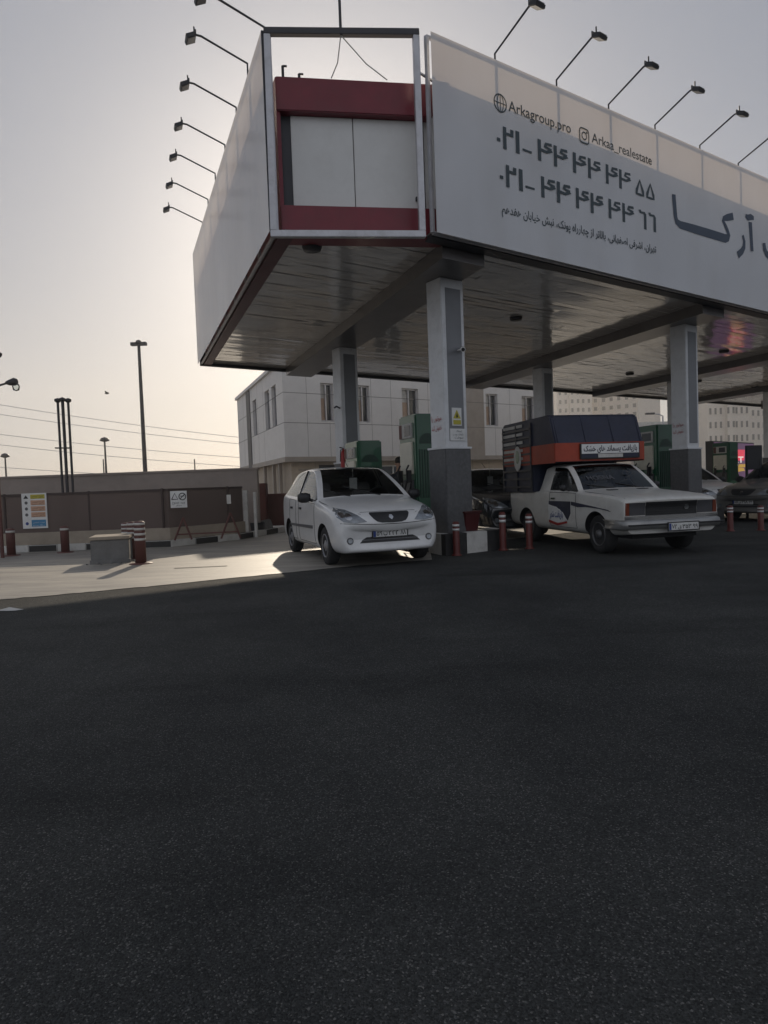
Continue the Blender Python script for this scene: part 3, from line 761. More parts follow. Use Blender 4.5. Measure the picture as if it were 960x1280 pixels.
# ================================================================== vehicles
def ring_pts(half):
    return [(y,z) for y,z in half]+[(-y,z) for y,z in half[-2:0:-1]]
def mesh_from(vs,fs,mi,name,mats,smooth=True):
    me=bpy.data.meshes.new(name); me.from_pydata([tuple(v) for v in vs],[],fs)
    for q in mats: me.materials.append(MT[q])
    me.polygons.foreach_set("material_index",mi); me.polygons.foreach_set("use_smooth",[smooth]*len(fs)); me.update(); return me
def shell(stations, slot, creases, wells):
    """stations: (x, bow, half profile); slot(i,j)->material slot; returns evaluated smooth mesh"""
    n=len(stations[0][2]); m_=2*n-2
    vs=[];fs=[];mi=[]
    for x,bow,half in stations:
        wm=max(y for y,z in half)
        for (y,z) in ring_pts(half): vs.append((x-bow*(y/.8)**2,y,z))
    jj=lambda k: k if k<n else m_-k
    for i in range(len(stations)-1):
        for k in range(m_):
            k2=(k+1)%m_
            fs.append((i*m_+k,i*m_+k2,(i+1)*m_+k2,(i+1)*m_+k)); mi.append(slot(i,min(jj(k),jj(k2)),k<n-1))
    for i in (0,len(stations)-1):
        b=i*m_
        for j in range(n-1):
            q=[b+j,b+j+1,b+(m_-j-1)%m_,b+(m_-j)%m_]
            q2=[]
            for t in q:
                if t not in q2: q2.append(t)
            fs.append(tuple(q2)); mi.append(0)
    me=mesh_from(vs,fs,mi,"shell",["ink"]*8)
    bm=bmesh.new(); bm.from_mesh(me); bmesh.ops.recalc_face_normals(bm,faces=bm.faces)
    cl=bm.edges.layers.float.new("crease_edge")
    for e in bm.edges:
        a,b=e.verts[0].index,e.verts[1].index
        ia,ib=a//m_,b//m_; ja,jb=jj(a%m_),jj(b%m_)
        c=0
        if ja==jb and ia!=ib: c=creases.get(("row",ja),0)
        if ia==ib: c=max(c,creases.get(("st",ia),0) if min(ja,jb)>=creases.get("from",5) else creases.get(("stlow",ia),0))
        e[cl]=c
    bm.to_mesh(me); bm.free()
    o=bpy.data.objects.new("shell",me); COL.objects.link(o)
    s=o.modifiers.new("s","SUBSURF"); s.levels=3; s.render_levels=3
    tmp=[o]
    for (x,z,r,yin,yout) in wells:
        for sg in (1,-1):
            w=MB(); w.lathe([(r,yin*sg),(r,yout*sg)] if sg>0 else [(r,yout*sg),(r,yin*sg)],(x,0,z),axis="y",n=40,mi=7,smooth=True)
            wo=w.build("well",["ink"]*8); tmp.append(wo)
            b_=o.modifiers.new("b","BOOLEAN"); b_.operation="DIFFERENCE"; b_.object=wo; b_.solver="EXACT"
    bpy.context.view_layer.update()
    dg=bpy.context.evaluated_depsgraph_get(); ev=bpy.data.meshes.new_from_object(o.evaluated_get(dg))
    for t in tmp: bpy.data.objects.remove(t)
    return ev
def split(ev,root,names):
    """names: slot -> (part name, material, parent or None)"""
    vs=[v.co.copy() for v in ev.vertices]; out={}
    for sl,(nm,mat,par) in names.items():
        fs=[tuple(p.vertices) for p in ev.polygons if p.material_index==sl]
        if not fs: continue
        # islands (a left and a right one) become parts of their own
        used={}
        for f in fs:
            for v in f: used.setdefault(v,len(used))
        parent=list(range(len(used)))
        def find(a):
            while parent[a]!=a: parent[a]=parent[parent[a]]; a=parent[a]
            return a
        for f in fs:
            r0_=find(used[f[0]])
            for v in f[1:]: parent[find(used[v])]=r0_
        groups={}
        for f in fs: groups.setdefault(find(used[f[0]]),[]).append(f)
        gl=[fs] if nm in ("body",) else list(groups.values())
        for g in gl:
            mp={};v2=[]
            for f in g:
                for v in f:
                    if v not in mp: mp[v]=len(v2); v2.append(vs[v])
            mb=MB(); mb.add(v2,[tuple(mp[v] for v in f) for f in g],0,True)
            ob=mb.build(nm,mat,root,local=True); out.setdefault(nm,[]).append(ob)
            if nm in ("door",):
                cnt={}
                for f in g:
                    for a,b in zip(f,f[1:]+f[:1]): cnt[frozenset((a,b))]=cnt.get(frozenset((a,b)),0)+1
                be=[tuple(e) for e,c in cnt.items() if c==1]
                sm=MB()
                for a,b in be: sm.tube([vs[a],vs[b]],.0045,4,caps=False)
                sm.build("door_gap","seam",ob,local=True)
    tree=BVHTree.FromPolygons(vs,[tuple(p.vertices) for p in ev.polygons])
    return out,tree
def patch(mb,tree,poly,axis,sgn,off=.004,cuts=3,skirt=.02,mi=0):
    """an outline seen along an axis, laid on the body surface. axis x: poly of (y,z); axis y: poly of (x,z)"""
    bm=bmesh.new()
    vv=[bm.verts.new((a,b,0)) for a,b in poly]
    f=bm.faces.new(vv); bmesh.ops.triangulate(bm,faces=[f])
    for _ in range(cuts):
        L=[e for e in bm.edges if e.calc_length()>.05]
        if not L: break
        bmesh.ops.subdivide_edges(bm,edges=L,cuts=1); bmesh.ops.triangulate(bm,faces=bm.faces[:])
    return _lay(mb,tree,bm,axis,sgn,off,skirt,mi)
def _lay(mb,tree,bm,axis,sgn,off,skirt,mi):
    bm.verts.ensure_lookup_table(); bm.verts.index_update()
    pos={}; last=None
    for v in bm.verts:
        a,b=v.co.x,v.co.y
        if axis=="x": o=Vector((4*sgn,a,b)); d=Vector((-sgn,0,0))
        else: o=Vector((a,3*sgn,b)); d=Vector((0,-sgn,0))
        h=tree.ray_cast(o,d)
        p=h[0] if h[0] is not None else None
        pos[v.index]=p
    good=[p for p in pos.values() if p is not None]
    if not good: bm.free(); return
    k=0 if axis=="x" else 1; mean=sum(p[k] for p in good)/len(good)
    vs=[]
    for v in bm.verts:
        p=pos[v.index]
        if p is None: p=Vector((mean,v.co.x,v.co.y)) if axis=="x" else Vector((v.co.x,mean,v.co.y))
        p=p.copy(); p[k]+=sgn*off; vs.append(p)
    fs=[]
    want=Vector((sgn,0,0)) if axis=="x" else Vector((0,sgn,0))
    for f in bm.faces:
        q=[v.index for v in f.verts]
        nrm=(vs[q[1]]-vs[q[0]]).cross(vs[q[2]]-vs[q[0]])
        fs.append(tuple(q if nrm.dot(want)>=0 else q[::-1]))
    mb.add(vs,fs,mi,True)
    if skirt:
        for e in bm.edges:
            if len(e.link_faces)==1:
                a,b=[v.index for v in e.verts]; d=Vector((0,0,0)); d[k]=-sgn*skirt
                mb.add([vs[a],vs[b],vs[b]+d,vs[a]+d],[(0,1,2,3)],mi)
    bm.free()
def lay_text(mb,tree,body,a0,a1,b0,h,axis,sgn,fa=False,bold=0.,off=.006,mi=0,flip=False,shear=0.):
    vs,fs=text_geo(body,bold,fa)
    x0=min(v.x for v in vs);x1=max(v.x for v in vs);y1=max(v.y for v in vs)
    bm=bmesh.new(); bv=[]
    for v in vs:
        u=(v.x-x0)/(x1-x0); bv.append(bm.verts.new((a0+(a1-a0)*u,b0+v.y/y1*h+shear*u,0)))
    for f in fs:
        try: bm.faces.new([bv[i] for i in f])
        except ValueError: pass
    _lay(mb,tree,bm,axis,sgn,off,0,mi)
def wheel(root,x,y,r,w,rimmat,style=0):
    sg=1 if y>0 else -1
    mb=MB(); pr=[(r*.60,-w*.42),(r*.66,-w*.5),(r*.9,-w*.5),(r*.975,-w*.42),(r,-w*.3),(r,w*.3),(r*.975,w*.42),(r*.9,w*.5),(r*.66,w*.5),(r*.60,w*.42)]
    mb.lathe([(a,b) for a,b in pr],(x,y,r),axis="y",n=36)
    wh=mb.build("wheel","rubber",root,local=True)
    mb=MB(); yo=y+sg*w*.40
    rr_=r*.62
    L=[(rr_,-sg*w*.75),(rr_,sg*.02),(rr_*.94,sg*.022),(rr_*.90,-sg*.01)]
    if style==0: L+=[(rr_*.55,sg*.0),(rr_*.3,sg*.012),(rr_*.16,sg*.03),(0,sg*.03)]
    else: L+=[(rr_*.8,-sg*.05),(rr_*.5,-sg*.03),(rr_*.36,sg*.01),(rr_*.3,sg*.04),(0,sg*.045)]
    if sg<0: L=L
    mb.lathe(L,(x,yo,r),axis="y",n=36)
    rm=mb.build("rim",rimmat,wh,local=True)
    mb=MB(); nh=7 if style==0 else 10
    for k in range(nh):
        t=2*math.pi*k/nh; c=Vector((x+math.cos(t)*rr_*.68,yo+sg*.006-(sg*.035 if style else 0),r+math.sin(t)*rr_*.68))
        rad=Vector((math.cos(t),0,math.sin(t))); tan=Vector((-math.sin(t),0,math.cos(t)))
        a,b=(rr_*.20,rr_*.13) if style==0 else (rr_*.09,rr_*.08)
        pts=[c+rad*(a*math.cos(q))+tan*(b*math.sin(q)*(1+.25*math.cos(q))) for q in [2*math.pi*i/10 for i in range(10)]]
        mb.add(pts,[tuple(range(10)) if sg<0 else tuple(range(9,-1,-1))])
    mb.build("wheel_slots","seam",rm,local=True)
    return wh
def seat(root,x,y,mat="grey_plastic"):
    mb=MB(); mb.box((x,y,.50),(.48,.46,.14)); mb.box((x-.26,y,.80),(.13,.44,.56),ry=R(-12)); mb.box((x-.34,y,1.14),(.09,.26,.17),ry=R(-10))
    mb.build("seat","seat_cloth",root,local=True,bevel=.03)
def place_car(px,axle,half,theta,z=.006):
    c=atz(px[0],px[1],z); h=Vector((math.sin(theta),-math.cos(theta),0)); l=Vector((math.cos(theta),math.sin(theta),0))
    q=c-h*axle+l*half; q.z=z
    return q, theta-math.pi/2
# ------------------------------------------------------------------ hatchback
def hatch_stations():
    S=[]
    def low(w,b,top):  # bumper-like sections with no cabin
        return None
    def hood(x,bow,w,b,sh,hz,mid=.52):
        S.append((x,bow,[(0,b),(w*.86,b),(w*.97,b+.07),(w,mid),(w*.995,sh-.10),(w*.965,sh-.015),(w*.93,sh+.012),(w*.90,sh+.022),(w*.80,sh+.6*(hz-sh)+.01),(w*.42,hz-.004),(0,hz)]))
    hood(1.90,.13,.60,.33,.47,.50,.40)
    hood(1.955,.15,.70,.25,.56,.60,.42)
    hood(1.93,.16,.76,.21,.65,.68,.46)
    hood(1.83,.14,.795,.20,.72,.785,.48)
    hood(1.62,.10,.81,.20,.80,.87,.50)
    hood(1.17,.04,.825,.20,.87,.945,.52)
    hood(.86,.02,.83,.20,.905,.985,.52)
    def cab(x,w,b,sh,g1w,g1z,rw,rz,rc,gb=None,mid=.52):
        gb=gb or (w*.95,sh+.03)
        S.append((x,0,[(0,b),(w*.86,b),(w*.985,b+.05),(w,mid),(w*.995,sh-.10),(w*.98,sh),gb,(g1w,g1z),(rw,rz),(rw*.5,rc-.008),(0,rc)]))
    cab(.76,.832,.20,.915,.775,.955,.735,.975,1.01,(.80,.94))
    cab(.45,.835,.20,.93,.69,1.20,.64,1.215,1.235)
    cab(.02,.835,.20,.945,.60,1.42,.545,1.445,1.465)
    cab(-.40,.835,.20,.955,.585,1.455,.53,1.48,1.495)
    cab(-.46,.835,.20,.957,.585,1.456,.53,1.481,1.496)
    cab(-1.08,.833,.20,.98,.575,1.44,.52,1.465,1.482)
    cab(-1.52,.825,.21,1.0,.585,1.38,.53,1.41,1.435)
    cab(-1.80,.80,.23,1.0,.66,1.06,.60,1.08,1.10)
    S.append((-1.90,-.10,[(0,.26),(.64,.26),(.74,.32),(.78,.55),(.77,.85),(.75,.93),(.72,.95),(.68,.965),(.58,.975),(.3,.985),(0,.985)]))
    S.append((-1.95,-.12,[(0,.32),(.58,.32),(.68,.37),(.73,.50),(.72,.60),(.70,.66),(.68,.67),(.62,.68),(.5,.69),(.3,.69),(0,.69)]))
    return S
def hatch_slot(i,j,left):
    # station intervals: 0-6 bonnet, 7-9 windscreen, 10-11 ..., doors
    if j==6 and 7<=i<=9: return 3
    if j==6 and i==11: return 3
    if j>=8 and 6<=i<=9 and i>=7: return 2
    if j==6 and i==12: return 3
    if j>=8 and i==13: return 4
    if j in (2,3,4) and 7<=i<=9: return 5
    if j in (2,3,4) and i==11: return 6
    return 0
def make_hatch(label,paint,px,theta,group=None,sc=1.,plate=("۵۹","ب","۲۲۲","۸۸")):
    loc,rz=place_car(px,1.17,.705,theta)
    t=thing("hatchback",label,"car",loc,rz,group)
    ev=shell(hatch_stations(),hatch_slot,{("row",6):.6,("row",7):.5,("row",1):.5,("st",7):.4,("st",9):.3,"from":7},[(1.17,.285,.335,.56,1.0),(-1.18,.285,.335,.56,1.0)])
    out,tree=split(ev,t,{0:("body",paint,None),7:("wheel_well","seam",None),2:("windscreen","glass",None),3:("side_window","glass",None),4:("rear_window","darkglass",None),5:("door",paint,None),6:("door",paint,None)})
    for x in (1.17,-1.18):
        for y in (.705,-.705): wheel(t,x,y,.285,.175,"rim")
    # grille: wide trapezoid with rounded corners
    mb=MB(); patch(mb,tree,[(-.285,.775),(.285,.775),(.30,.765),(.30,.745),(.26,.685),(.215,.645),(.15,.628),(0,.622),(-.15,.628),(-.215,.645),(-.26,.685),(-.30,.745),(-.30,.765)],"x",1,.006)
    g=mb.build("grille","black_plastic",t,local=True)
    mb=MB(); patch(mb,tree,[(-.035,.70),(0,.665),(.035,.70),(.02,.735),(-.02,.735)],"x",1,.016,cuts=1); mb.build("emblem","chrome",g,local=True)
    for sg in (1,-1):
        mb=MB(); pl_=[(.36*sg,.648),(.52*sg,.632),(.68*sg,.655),(.745*sg,.72),(.75*sg,.81),(.71*sg,.85),(.60*sg,.825),(.47*sg,.745)]
        patch(mb,tree,pl_,"x",1,.006); h=mb.build("headlight","lampglass",t,local=True)
        mb=MB()
        for (yy,zz,r_) in ((.60,.725,.052),(.685,.755,.04)):
            patch(mb,tree,[(sg*yy+r_*math.cos(k*.628),zz+r_*math.sin(k*.628)) for k in range(10)],"x",1,.011,cuts=2,skirt=.006)
        mb.build("reflector","chrome",h,local=True)
        mb=MB(); r_=.05; patch(mb,tree,[(sg*.60+r_*math.cos(k*.524),.385+r_*math.sin(k*.524)) for k in range(12)],"x",1,.006,cuts=2); fg=mb.build("fog_lamp","grey_plastic",t,local=True)
        mb=MB(); r_=.034; patch(mb,tree,[(sg*.60+r_*math.cos(k*.524),.385+r_*math.sin(k*.524)) for k in range(12)],"x",1,.014,cuts=2); mb.build("lens","lampglass",fg,local=True)
        # mirror
        mb=MB(); mb.lathe([(0,-.11),(.055,-.10),(.078,-.05),(.08,.03),(.06,.09),(0,.10)],(0,0,0),axis="y",n=14)
        for v in mb.v: v.x*=.75; v+=Vector((.55,sg*.93,1.0))
        mb.tube([(.56,sg*.80,.95),(.55,sg*.87,.98)],.025); mb.build("mirror","black_plastic",t,local=True)
        mb=MB(); patch(mb,tree,[(.62,.515),(.62,.565),(-1.0,.545),(-1.0,.505)],"y",sg,.012,cuts=5); mb.build("side_moulding","grey_plastic",t,local=True)
        for x in (-.25,-.93):
            mb=MB(); patch(mb,tree,[(x,.80),(x+.13,.80),(x+.13,.835),(x,.835)],"y",sg,.018,cuts=2); mb.build("door_handle","black_plastic",t,local=True)
        mb=MB(); mb.tube([(-.43,sg*.80,.965),(-.43,sg*.60,1.44)],.02,6); mb.build("door_pillar","seam",t,local=True)
        mb=MB(); patch(mb,tree,[(sg*.66,.9),(sg*.76,.9),(sg*.74,.70),(sg*.66,.70)],"x",-1,.006); mb.build("tail_light","red",t,local=True)
    # lower intake with two bars
    mb=MB(); patch(mb,tree,[(-.40,.40),(-.35,.425),(.35,.425),(.40,.40),(.46,.345),(-.46,.345)],"x",1,.005); ik=mb.build("lower_intake","black_plastic",t,local=True)
    mb=MB(); patch(mb,tree,[(-.42,.392),(.42,.392),(.425,.378),(-.425,.378)],"x",1,.012,cuts=4); mb.build("intake_bar","grey_plastic",ik,local=True)
    number_plate(t,tree,0,.475,plate)
    # seam of the bonnet and bumper
    mb=MB()
    for sg in (1,-1):
        pts=[]
        for (x,y) in ((1.80,.42),(1.66,.62),(1.45,.70),(1.1,.74),(.8,.76)):
            h=tree.ray_cast(Vector((x,y*sg,3)),Vector((0,0,-1)))
            if h[0]: pts.append(h[0]+Vector((0,0,.0)))
        mb.tube(pts,.004,4)
    mb.build("bonnet_gap","seam",t,local=True)
    mb=MB(); pts=[]
    for k in range(25):
        y=-.72+1.44*k/24; h=tree.ray_cast(Vector((4,y,.605+.03*abs(y/.72)**2)),Vector((-1,0,0)))
        if h[0]: pts.append(h[0])
    mb.tube(pts,.005,4); mb.build("bumper_gap","seam",t,local=True)
    mb=MB(); pts=[]
    for k in range(13):
        y=-.42+.84*k/12; h=tree.ray_cast(Vector((4,y,.80)),Vector((-1,0,0)))
        h=tree.ray_cast(Vector((1.80-.14*(y/.8)**2,y,3)),Vector((0,0,-1)))
        if h[0]: pts.append(h[0])
    mb.tube(pts,.004,4); mb.build("bonnet_edge","seam",t,local=True)
    mb=MB()
    for (x0,y0,x1,y1) in ((.80,.25,.56,-.30),(.80,-.25,.60,-.62)):
        pts=[]
        for k in range(6):
            u=k/5; h=tree.ray_cast(Vector((x0+(x1-x0)*u,y0+(y1-y0)*u,3)),Vector((0,0,-1)))
            if h[0]: pts.append(h[0]+Vector((0,0,.012)))
        mb.tube(pts,.008,5)
    mb.build("wiper","black_plastic",t,local=True)
    interior(t,.72,-.35,-1.0,.9)
    mb=MB(); mb.tube([(.10,.02,1.44),(.10,.02,1.30)],.004,4); mb.box((.11,.02,1.20),(.01,.13,.19)); mb.build("hanging_card","dullwhite",t,local=True)
    mb=MB(); mb.box((.03,.0,1.36),(.03,.22,.06)); mb.build("rear_view_mirror","black_plastic",t,local=True)
    mb=MB(); mb.box((.0,0,.22),(3.2,1.2,.06)); mb.build("underbody","seam",t,local=True)
    mb=MB(); mb.tube([(-.1,.0,1.49),(-.32,.0,1.62)],.006,5); mb.build("aerial","black_plastic",t,local=True)
    t.scale=(sc,sc,sc)
    return t,tree
def number_plate(t,tree,y,z,txt,x=None,w=.52,h=.115,z_=None):
    hit=tree.ray_cast(Vector((4,y,z)),Vector((-1,0,0))); xx=(hit[0].x if hit[0] else x)+.012
    mb=MB(); mb.box((xx,y,z),(.012,w,h)); p=mb.build("number_plate","plate",t,local=True,bevel=.004)
    mb=MB(); n=Vector((1,0,0)); X=xx+.007
    # seen from the front, left in the picture is -y... the car's right side
    f=lambda a: Vector((X,y+a*w,z-h*.30))
    mb.add([(X,y-w*.5+.004,z-h*.45),(X,y-w*.42,z-h*.45),(X,y-w*.42,z+h*.45),(X,y-w*.5+.004,z+h*.45)],[(0,1,2,3)],1)
    put_text(mb,txt[0],f(-.40),f(-.24),h*.62,n,bold=.015,th=.001)
    put_text(mb,txt[1],f(-.20),f(-.09),h*.42,n,bold=.015,fa=True,th=.001)
    put_text(mb,txt[2],f(-.05),f(.24),h*.62,n,bold=.015,th=.001)
    put_text(mb,txt[3],f(.30),f(.46),h*.55,n,bold=.015,th=.001)
    mb.build("lettering",["ink","blue"],p,local=True)
    mb=MB(); mb.box((xx-.004,y,z),(.012,w+.03,h+.03)); mb.build("plate_holder","black_plastic",p,local=True)
def interior(t,xd,xs,xr,zf):
    mb=MB(); mb.box((xd-.06,0,.84),(.40,1.36,.22)); mb.build("dashboard","grey_plastic",t,local=True,bevel=.04)
    for y in (.36,-.36): seat(t,xs+.25,y)
    if xr is not None:
        mb=MB(); mb.box((xr,0,.55),(.5,1.2,.16)); mb.box((xr-.26,0,.8),(.14,1.2,.5),ry=R(-14)); mb.build("rear_seat","seat_cloth",t,local=True,bevel=.03)
    mb=MB(); mb.lathe([(.17,-.012),(.185,0),(.17,.012),(.155,0),(.17,-.012)],(0,0,0),axis="x",n=24)
    mb.tube([(0,-.16,0),(0,.16,0)],.015,6)
    for v in mb.v:
        x,z=v.x,v.z; a=R(-25); v.x=x*math.cos(a)-z*math.sin(a)*-1*-1; v.z=x*math.sin(a)+z*math.cos(a); v+=Vector((xd-.36,.36,.97))
    mb.build("steering_wheel","black_plastic",t,local=True)
WC,wctree=make_hatch("white dusty hatchback parked facing us under the canopy corner, black grille","white_paint",(415,705),R(20),sc=1.03)
# ------------------------------------------------------------------ pickup
def pick_stations():
    S=[]
    def hood(x,bow,w,b,sh,hz,mid=.55):
        S.append((x,bow,[(0,b),(w*.86,b),(w*.97,b+.06),(w,mid),(w*.995,sh-.10),(w*.98,sh-.02),(w*.94,sh),(w*.90,sh+.008),(w*.82,sh+.4*(hz-sh)),(w*.42,hz-.003),(0,hz)]))
    hood(2.03,.03,.74,.36,.72,.76)
    hood(2.05,.03,.785,.34,.80,.83)
    hood(1.98,.03,.80,.32,.855,.885)
    hood(1.65,.02,.805,.30,.89,.925)
    hood(1.27,.0,.81,.28,.92,.955)
    hood(.85,.0,.812,.28,.935,.985)
    def cab(x,w,b,sh,gb,g1,r8,rc,mid=.55):
        S.append((x,0,[(0,b),(w*.86,b),(w*.985,b+.05),(w,mid),(w*.995,sh-.10),(w*.98,sh),gb,g1,r8,(r8[0]*.5,rc-.004),(0,rc)]))
    cab(.68,.812,.28,.94,(.785,.955),(.755,.965),(.715,.98),1.0)
    cab(.46,.812,.28,.945,(.775,.97),(.70,1.18),(.65,1.195),1.205)
    cab(.16,.812,.28,.95,(.77,.975),(.65,1.375),(.60,1.405),1.425)
    cab(-.30,.812,.28,.955,(.77,.98),(.645,1.40),(.595,1.435),1.455)
    cab(-.40,.812,.28,.955,(.77,.98),(.645,1.40),(.595,1.435),1.453)
    cab(-.62,.812,.28,.955,(.77,.98),(.65,1.37),(.60,1.40),1.42)
    S.append((-.72,0,[(0,.28),(.70,.28),(.80,.33),(.812,.55),(.808,.855),(.80,.955),(.77,.965),(.74,.965),(.6,.965),(.3,.965),(0,.965)]))
    for x in (-1.15,-1.55,-1.96): S.append((x,0,[(0,.30),(.70,.30),(.80,.36),(.812,.58),(.808,.855),(.80,.945),(.77,.955),(.74,.955),(.6,.955),(.3,.955),(0,.955)]))
    S.append((-2.02,0,[(0,.36),(.66,.36),(.77,.40),(.785,.58),(.78,.84),(.775,.90),(.75,.91),(.72,.91),(.6,.91),(.3,.91),(0,.91)]))
    return S
def pick_slot(i,j,left):
    if j==6 and 6<=i<=8: return 3
    if j>=8 and 6<=i<=7: return 2
    if j in (2,3,4) and 6<=i<=8: return 5
    if j>=8 and i==11: return 4
    return 0
PKT=R(13)
loc,rz=place_car((755,691),1.27,.67,PKT)
pk=thing("pickup_truck","cream pickup with a slatted navy and red cargo cover and a lettered sign","pickup truck",loc,rz)
ev=shell(pick_stations(),pick_slot,{("row",5):.55,("row",6):.6,("row",7):.6,("row",1):.5,("st",1):.5,("st",6):.5,("st",8):.4,("st",9):.4,("st",12):.8,("st",11):.6,"from":6,("stlow",1):.5},[(1.27,.30,.36,.56,1.0),(-1.20,.30,.36,.56,1.0)])
out,pt=split(ev,pk,{0:("body","cream_paint",None),7:("wheel_well","seam",None),2:("windscreen","glass",None),3:("side_window","glass",None),4:("rear_window","darkglass",None),5:("door","cream_paint",None)})
for x in (1.27,-1.20):
    for y in (.67,-.67): wheel(pk,x,y,.30,.175,"steel_rim",1)
mb=MB(); patch(mb,pt,[(-.43,.60),(.43,.60),(.43,.80),(-.43,.80)],"x",1,.008); gr=mb.build("grille","black_plastic",pk,local=True)
mb=MB()
for k in range(5): patch(mb,pt,[(-.42,.625+.036*k),(.42,.625+.036*k),(.42,.631+.036*k),(-.42,.631+.036*k)],"x",1,.018,cuts=4,skirt=.008)
mb.build("grille_bars","black_plastic",gr,local=True)
mb=MB(); patch(mb,pt,[(.22,.67),(.27,.67),(.285,.70),(.27,.74),(.22,.74),(.205,.70)],"x",1,.026,cuts=1); mb.build("emblem","chrome",gr,local=True)
for sg in (1,-1):
    mb=MB(); patch(mb,pt,[(sg*.44,.61),(sg*.70,.61),(sg*.70,.795),(sg*.44,.795)],"x",1,.008); h=mb.build("headlight","lens_dark",pk,local=True)
    mb=MB(); patch(mb,pt,[(sg*.705,.61),(sg*.765,.61),(sg*.765,.795),(sg*.705,.795)],"x",1,.010); mb.build("indicator","amber",pk,local=True)
    mb=MB(); mb.lathe([(0,-.07),(.045,-.06),(.06,0),(.045,.06),(0,.07)],(0,0,0),axis="y",n=12)
    for v in mb.v: v.x*=.6; v+=Vector((.42,sg*.88,1.03))
    mb.tube([(.45,sg*.79,.98),(.43,sg*.86,1.01)],.015); mb.build("mirror","black_plastic",pk,local=True)
    mb=MB(); patch(mb,pt,[(-.17,.83),(-.02,.83),(-.02,.86),(-.17,.86)],"y",sg,.016,cuts=2); mb.build("door_handle","chrome",pk,local=True)
    mb=MB(); mb.box((-2.03,sg*.70,.66),(.03,.12,.24)); mb.build("tail_light","red",pk,local=True)
# bumper: one chrome and grey bar wrapping the corners
mb=MB(); 
for (z0,z1,x,m_) in ((.40,.545,2.12,0),):
    prof=[(x-.05,z0),(x,z0+.02),(x+.015,(z0+z1)/2),(x,z1-.02),(x-.05,z1)]
    plan=[(-.835,-.55),(-.82,-.12),(-.76,-.02),(-.5,.0),(0,.012),(.5,.0),(.76,-.02),(.82,-.12),(.835,-.55)]
    vs=[];fs=[]
    for y,dx in plan:
        for px_,z in prof: vs.append((px_+dx,y,z))
    for i in range(len(plan)-1):
        for k in range(4): fs.append((i*5+k,(i+1)*5+k,(i+1)*5+k+1,i*5+k+1))
    mb.add(vs,fs,0,True)
bp_=mb.build("bumper","worn_chrome",pk,local=True)
sol=bp_.modifiers.new("s","SOLIDIFY"); sol.thickness=.02
mb=MB(); mb.tube([(2.145,-.80,.475),(2.145,.80,.475)],.012,6); mb.build("bumper_strip","black_plastic",bp_,local=True)
mb=MB(); patch(mb,pt,[(-.78,.545),(.78,.545),(.78,.60),(-.78,.60)],"x",1,.012); mb.build("grille_surround","chrome",pk,local=True)
xx=2.155
class _T:  # plate sits on the bumper face
    def ray_cast(s,o,d): return (Vector((xx-.012,0,0)),)
number_plate(pk,_T(),.10,.43,("۷۲","ق","۳۵۳","۹۹"),h=.105,w=.50)
# livery on both sides
for sg in (1,-1):
    fx=lambda a,b: (a,b)
    mb=MB(); patch(mb,pt,[(-.26,.80),(.50,.80),(.50,.60),(.40,.48),(.15,.66),(-.26,.74)],"y",sg,.007); lv=mb.build("door_sticker","blue",pk,local=True)
    lv.data.materials[0]=MT["navy"]
    mb=MB(); patch(mb,pt,[(-.27,.735),(.02,.70),(.25,.61),(.39,.475),(.05,.42),(-.27,.47)],"y",sg,.011); wb=mb.build("white_sticker","white",pk,local=True)
    mb=MB(); patch(mb,pt,[(-.27,.462),(.05,.415),(.37,.46),(.36,.43),(.03,.375),(-.27,.42)],"y",sg,.012); mb.build("red_swoosh","red",wb,local=True)
    mb=MB(); a,b=(-.22,.26) 
    if sg>0: a,b=b,a
    lay_text(mb,pt,"بازیافت شهر",a,b,.52,.12,"y",sg,fa=True,bold=.02,off=.015); mb.build("lettering","blue",wb,local=True)
    mb=MB(); patch(mb,pt,[(.53,.80),(.80,.775),(1.20,.735),(1.62,.69),(1.70,.665),(1.40,.70),(1.0,.72),(.75,.71),(.53,.74)],"y",sg,.008); mb.build("fender_stripe","navy",pk,local=True)
# windscreen lettering
mb=MB()
vs,fs=text_geo("HOSNA",.01)
x0=min(v.x for v in vs);x1=max(v.x for v in vs);y1=max(v.y for v in vs)
q0=Vector((.33,0,1.245));
hits=[pt.ray_cast(Vector((3,-.2,z)),Vector((-1,0,0)))[0] for z in (1.14,1.30)]
upv=(hits[1]-hits[0]); upv.y=0; upv.normalize(); nv=Vector((0,1,0)).cross(upv).normalized()
if nv.x<0: nv=-nv
mb.add([hits[0]+nv*.012+Vector((0,-.28+(v.x-x0)/(x1-x0)*.50,0))+upv*(v.y/y1*.11) for v in vs],fs); mb.build("windscreen_lettering","grey_plastic",pk,local=True)
# cowl, wipers, inside
mb=MB()
for (x0,y0,x1,y1) in ((.70,.45,.60,-.02),(.70,-.1,.60,-.55)):
    pts=[]
    for k in range(6):
        u=k/5; h=pt.ray_cast(Vector((x0+(x1-x0)*u,y0+(y1-y0)*u,3)),Vector((0,0,-1)))
        if h[0]: pts.append(h[0]+Vector((0,0,.012)))
    mb.tube(pts,.008,5)
mb.build("wiper","black_plastic",pk,local=True)
mb=MB()
for y in (.25,-.3):
    h=pt.ray_cast(Vector((.95,y,3)),Vector((0,0,-1)))[0]; mb.box((h.x,h.y,h.z+.006),(.10,.16,.012))
mb.build("hood_vent","black_plastic",pk,local=True)
mb=MB()
for sg in (1,-1):
    pts=[pt.ray_cast(Vector((x,sg*.70,3)),Vector((0,0,-1)))[0] for x in (1.92,1.6,1.2,.8)]
    mb.tube(pts,.004,4)
mb.build("bonnet_gap","seam",pk,local=True)
interior(pk,.62,-.40,None,.9)
mb=MB(); mb.box((.05,0,.30),(3.6,1.1,.10)); mb.build("underbody","seam",pk,local=True)
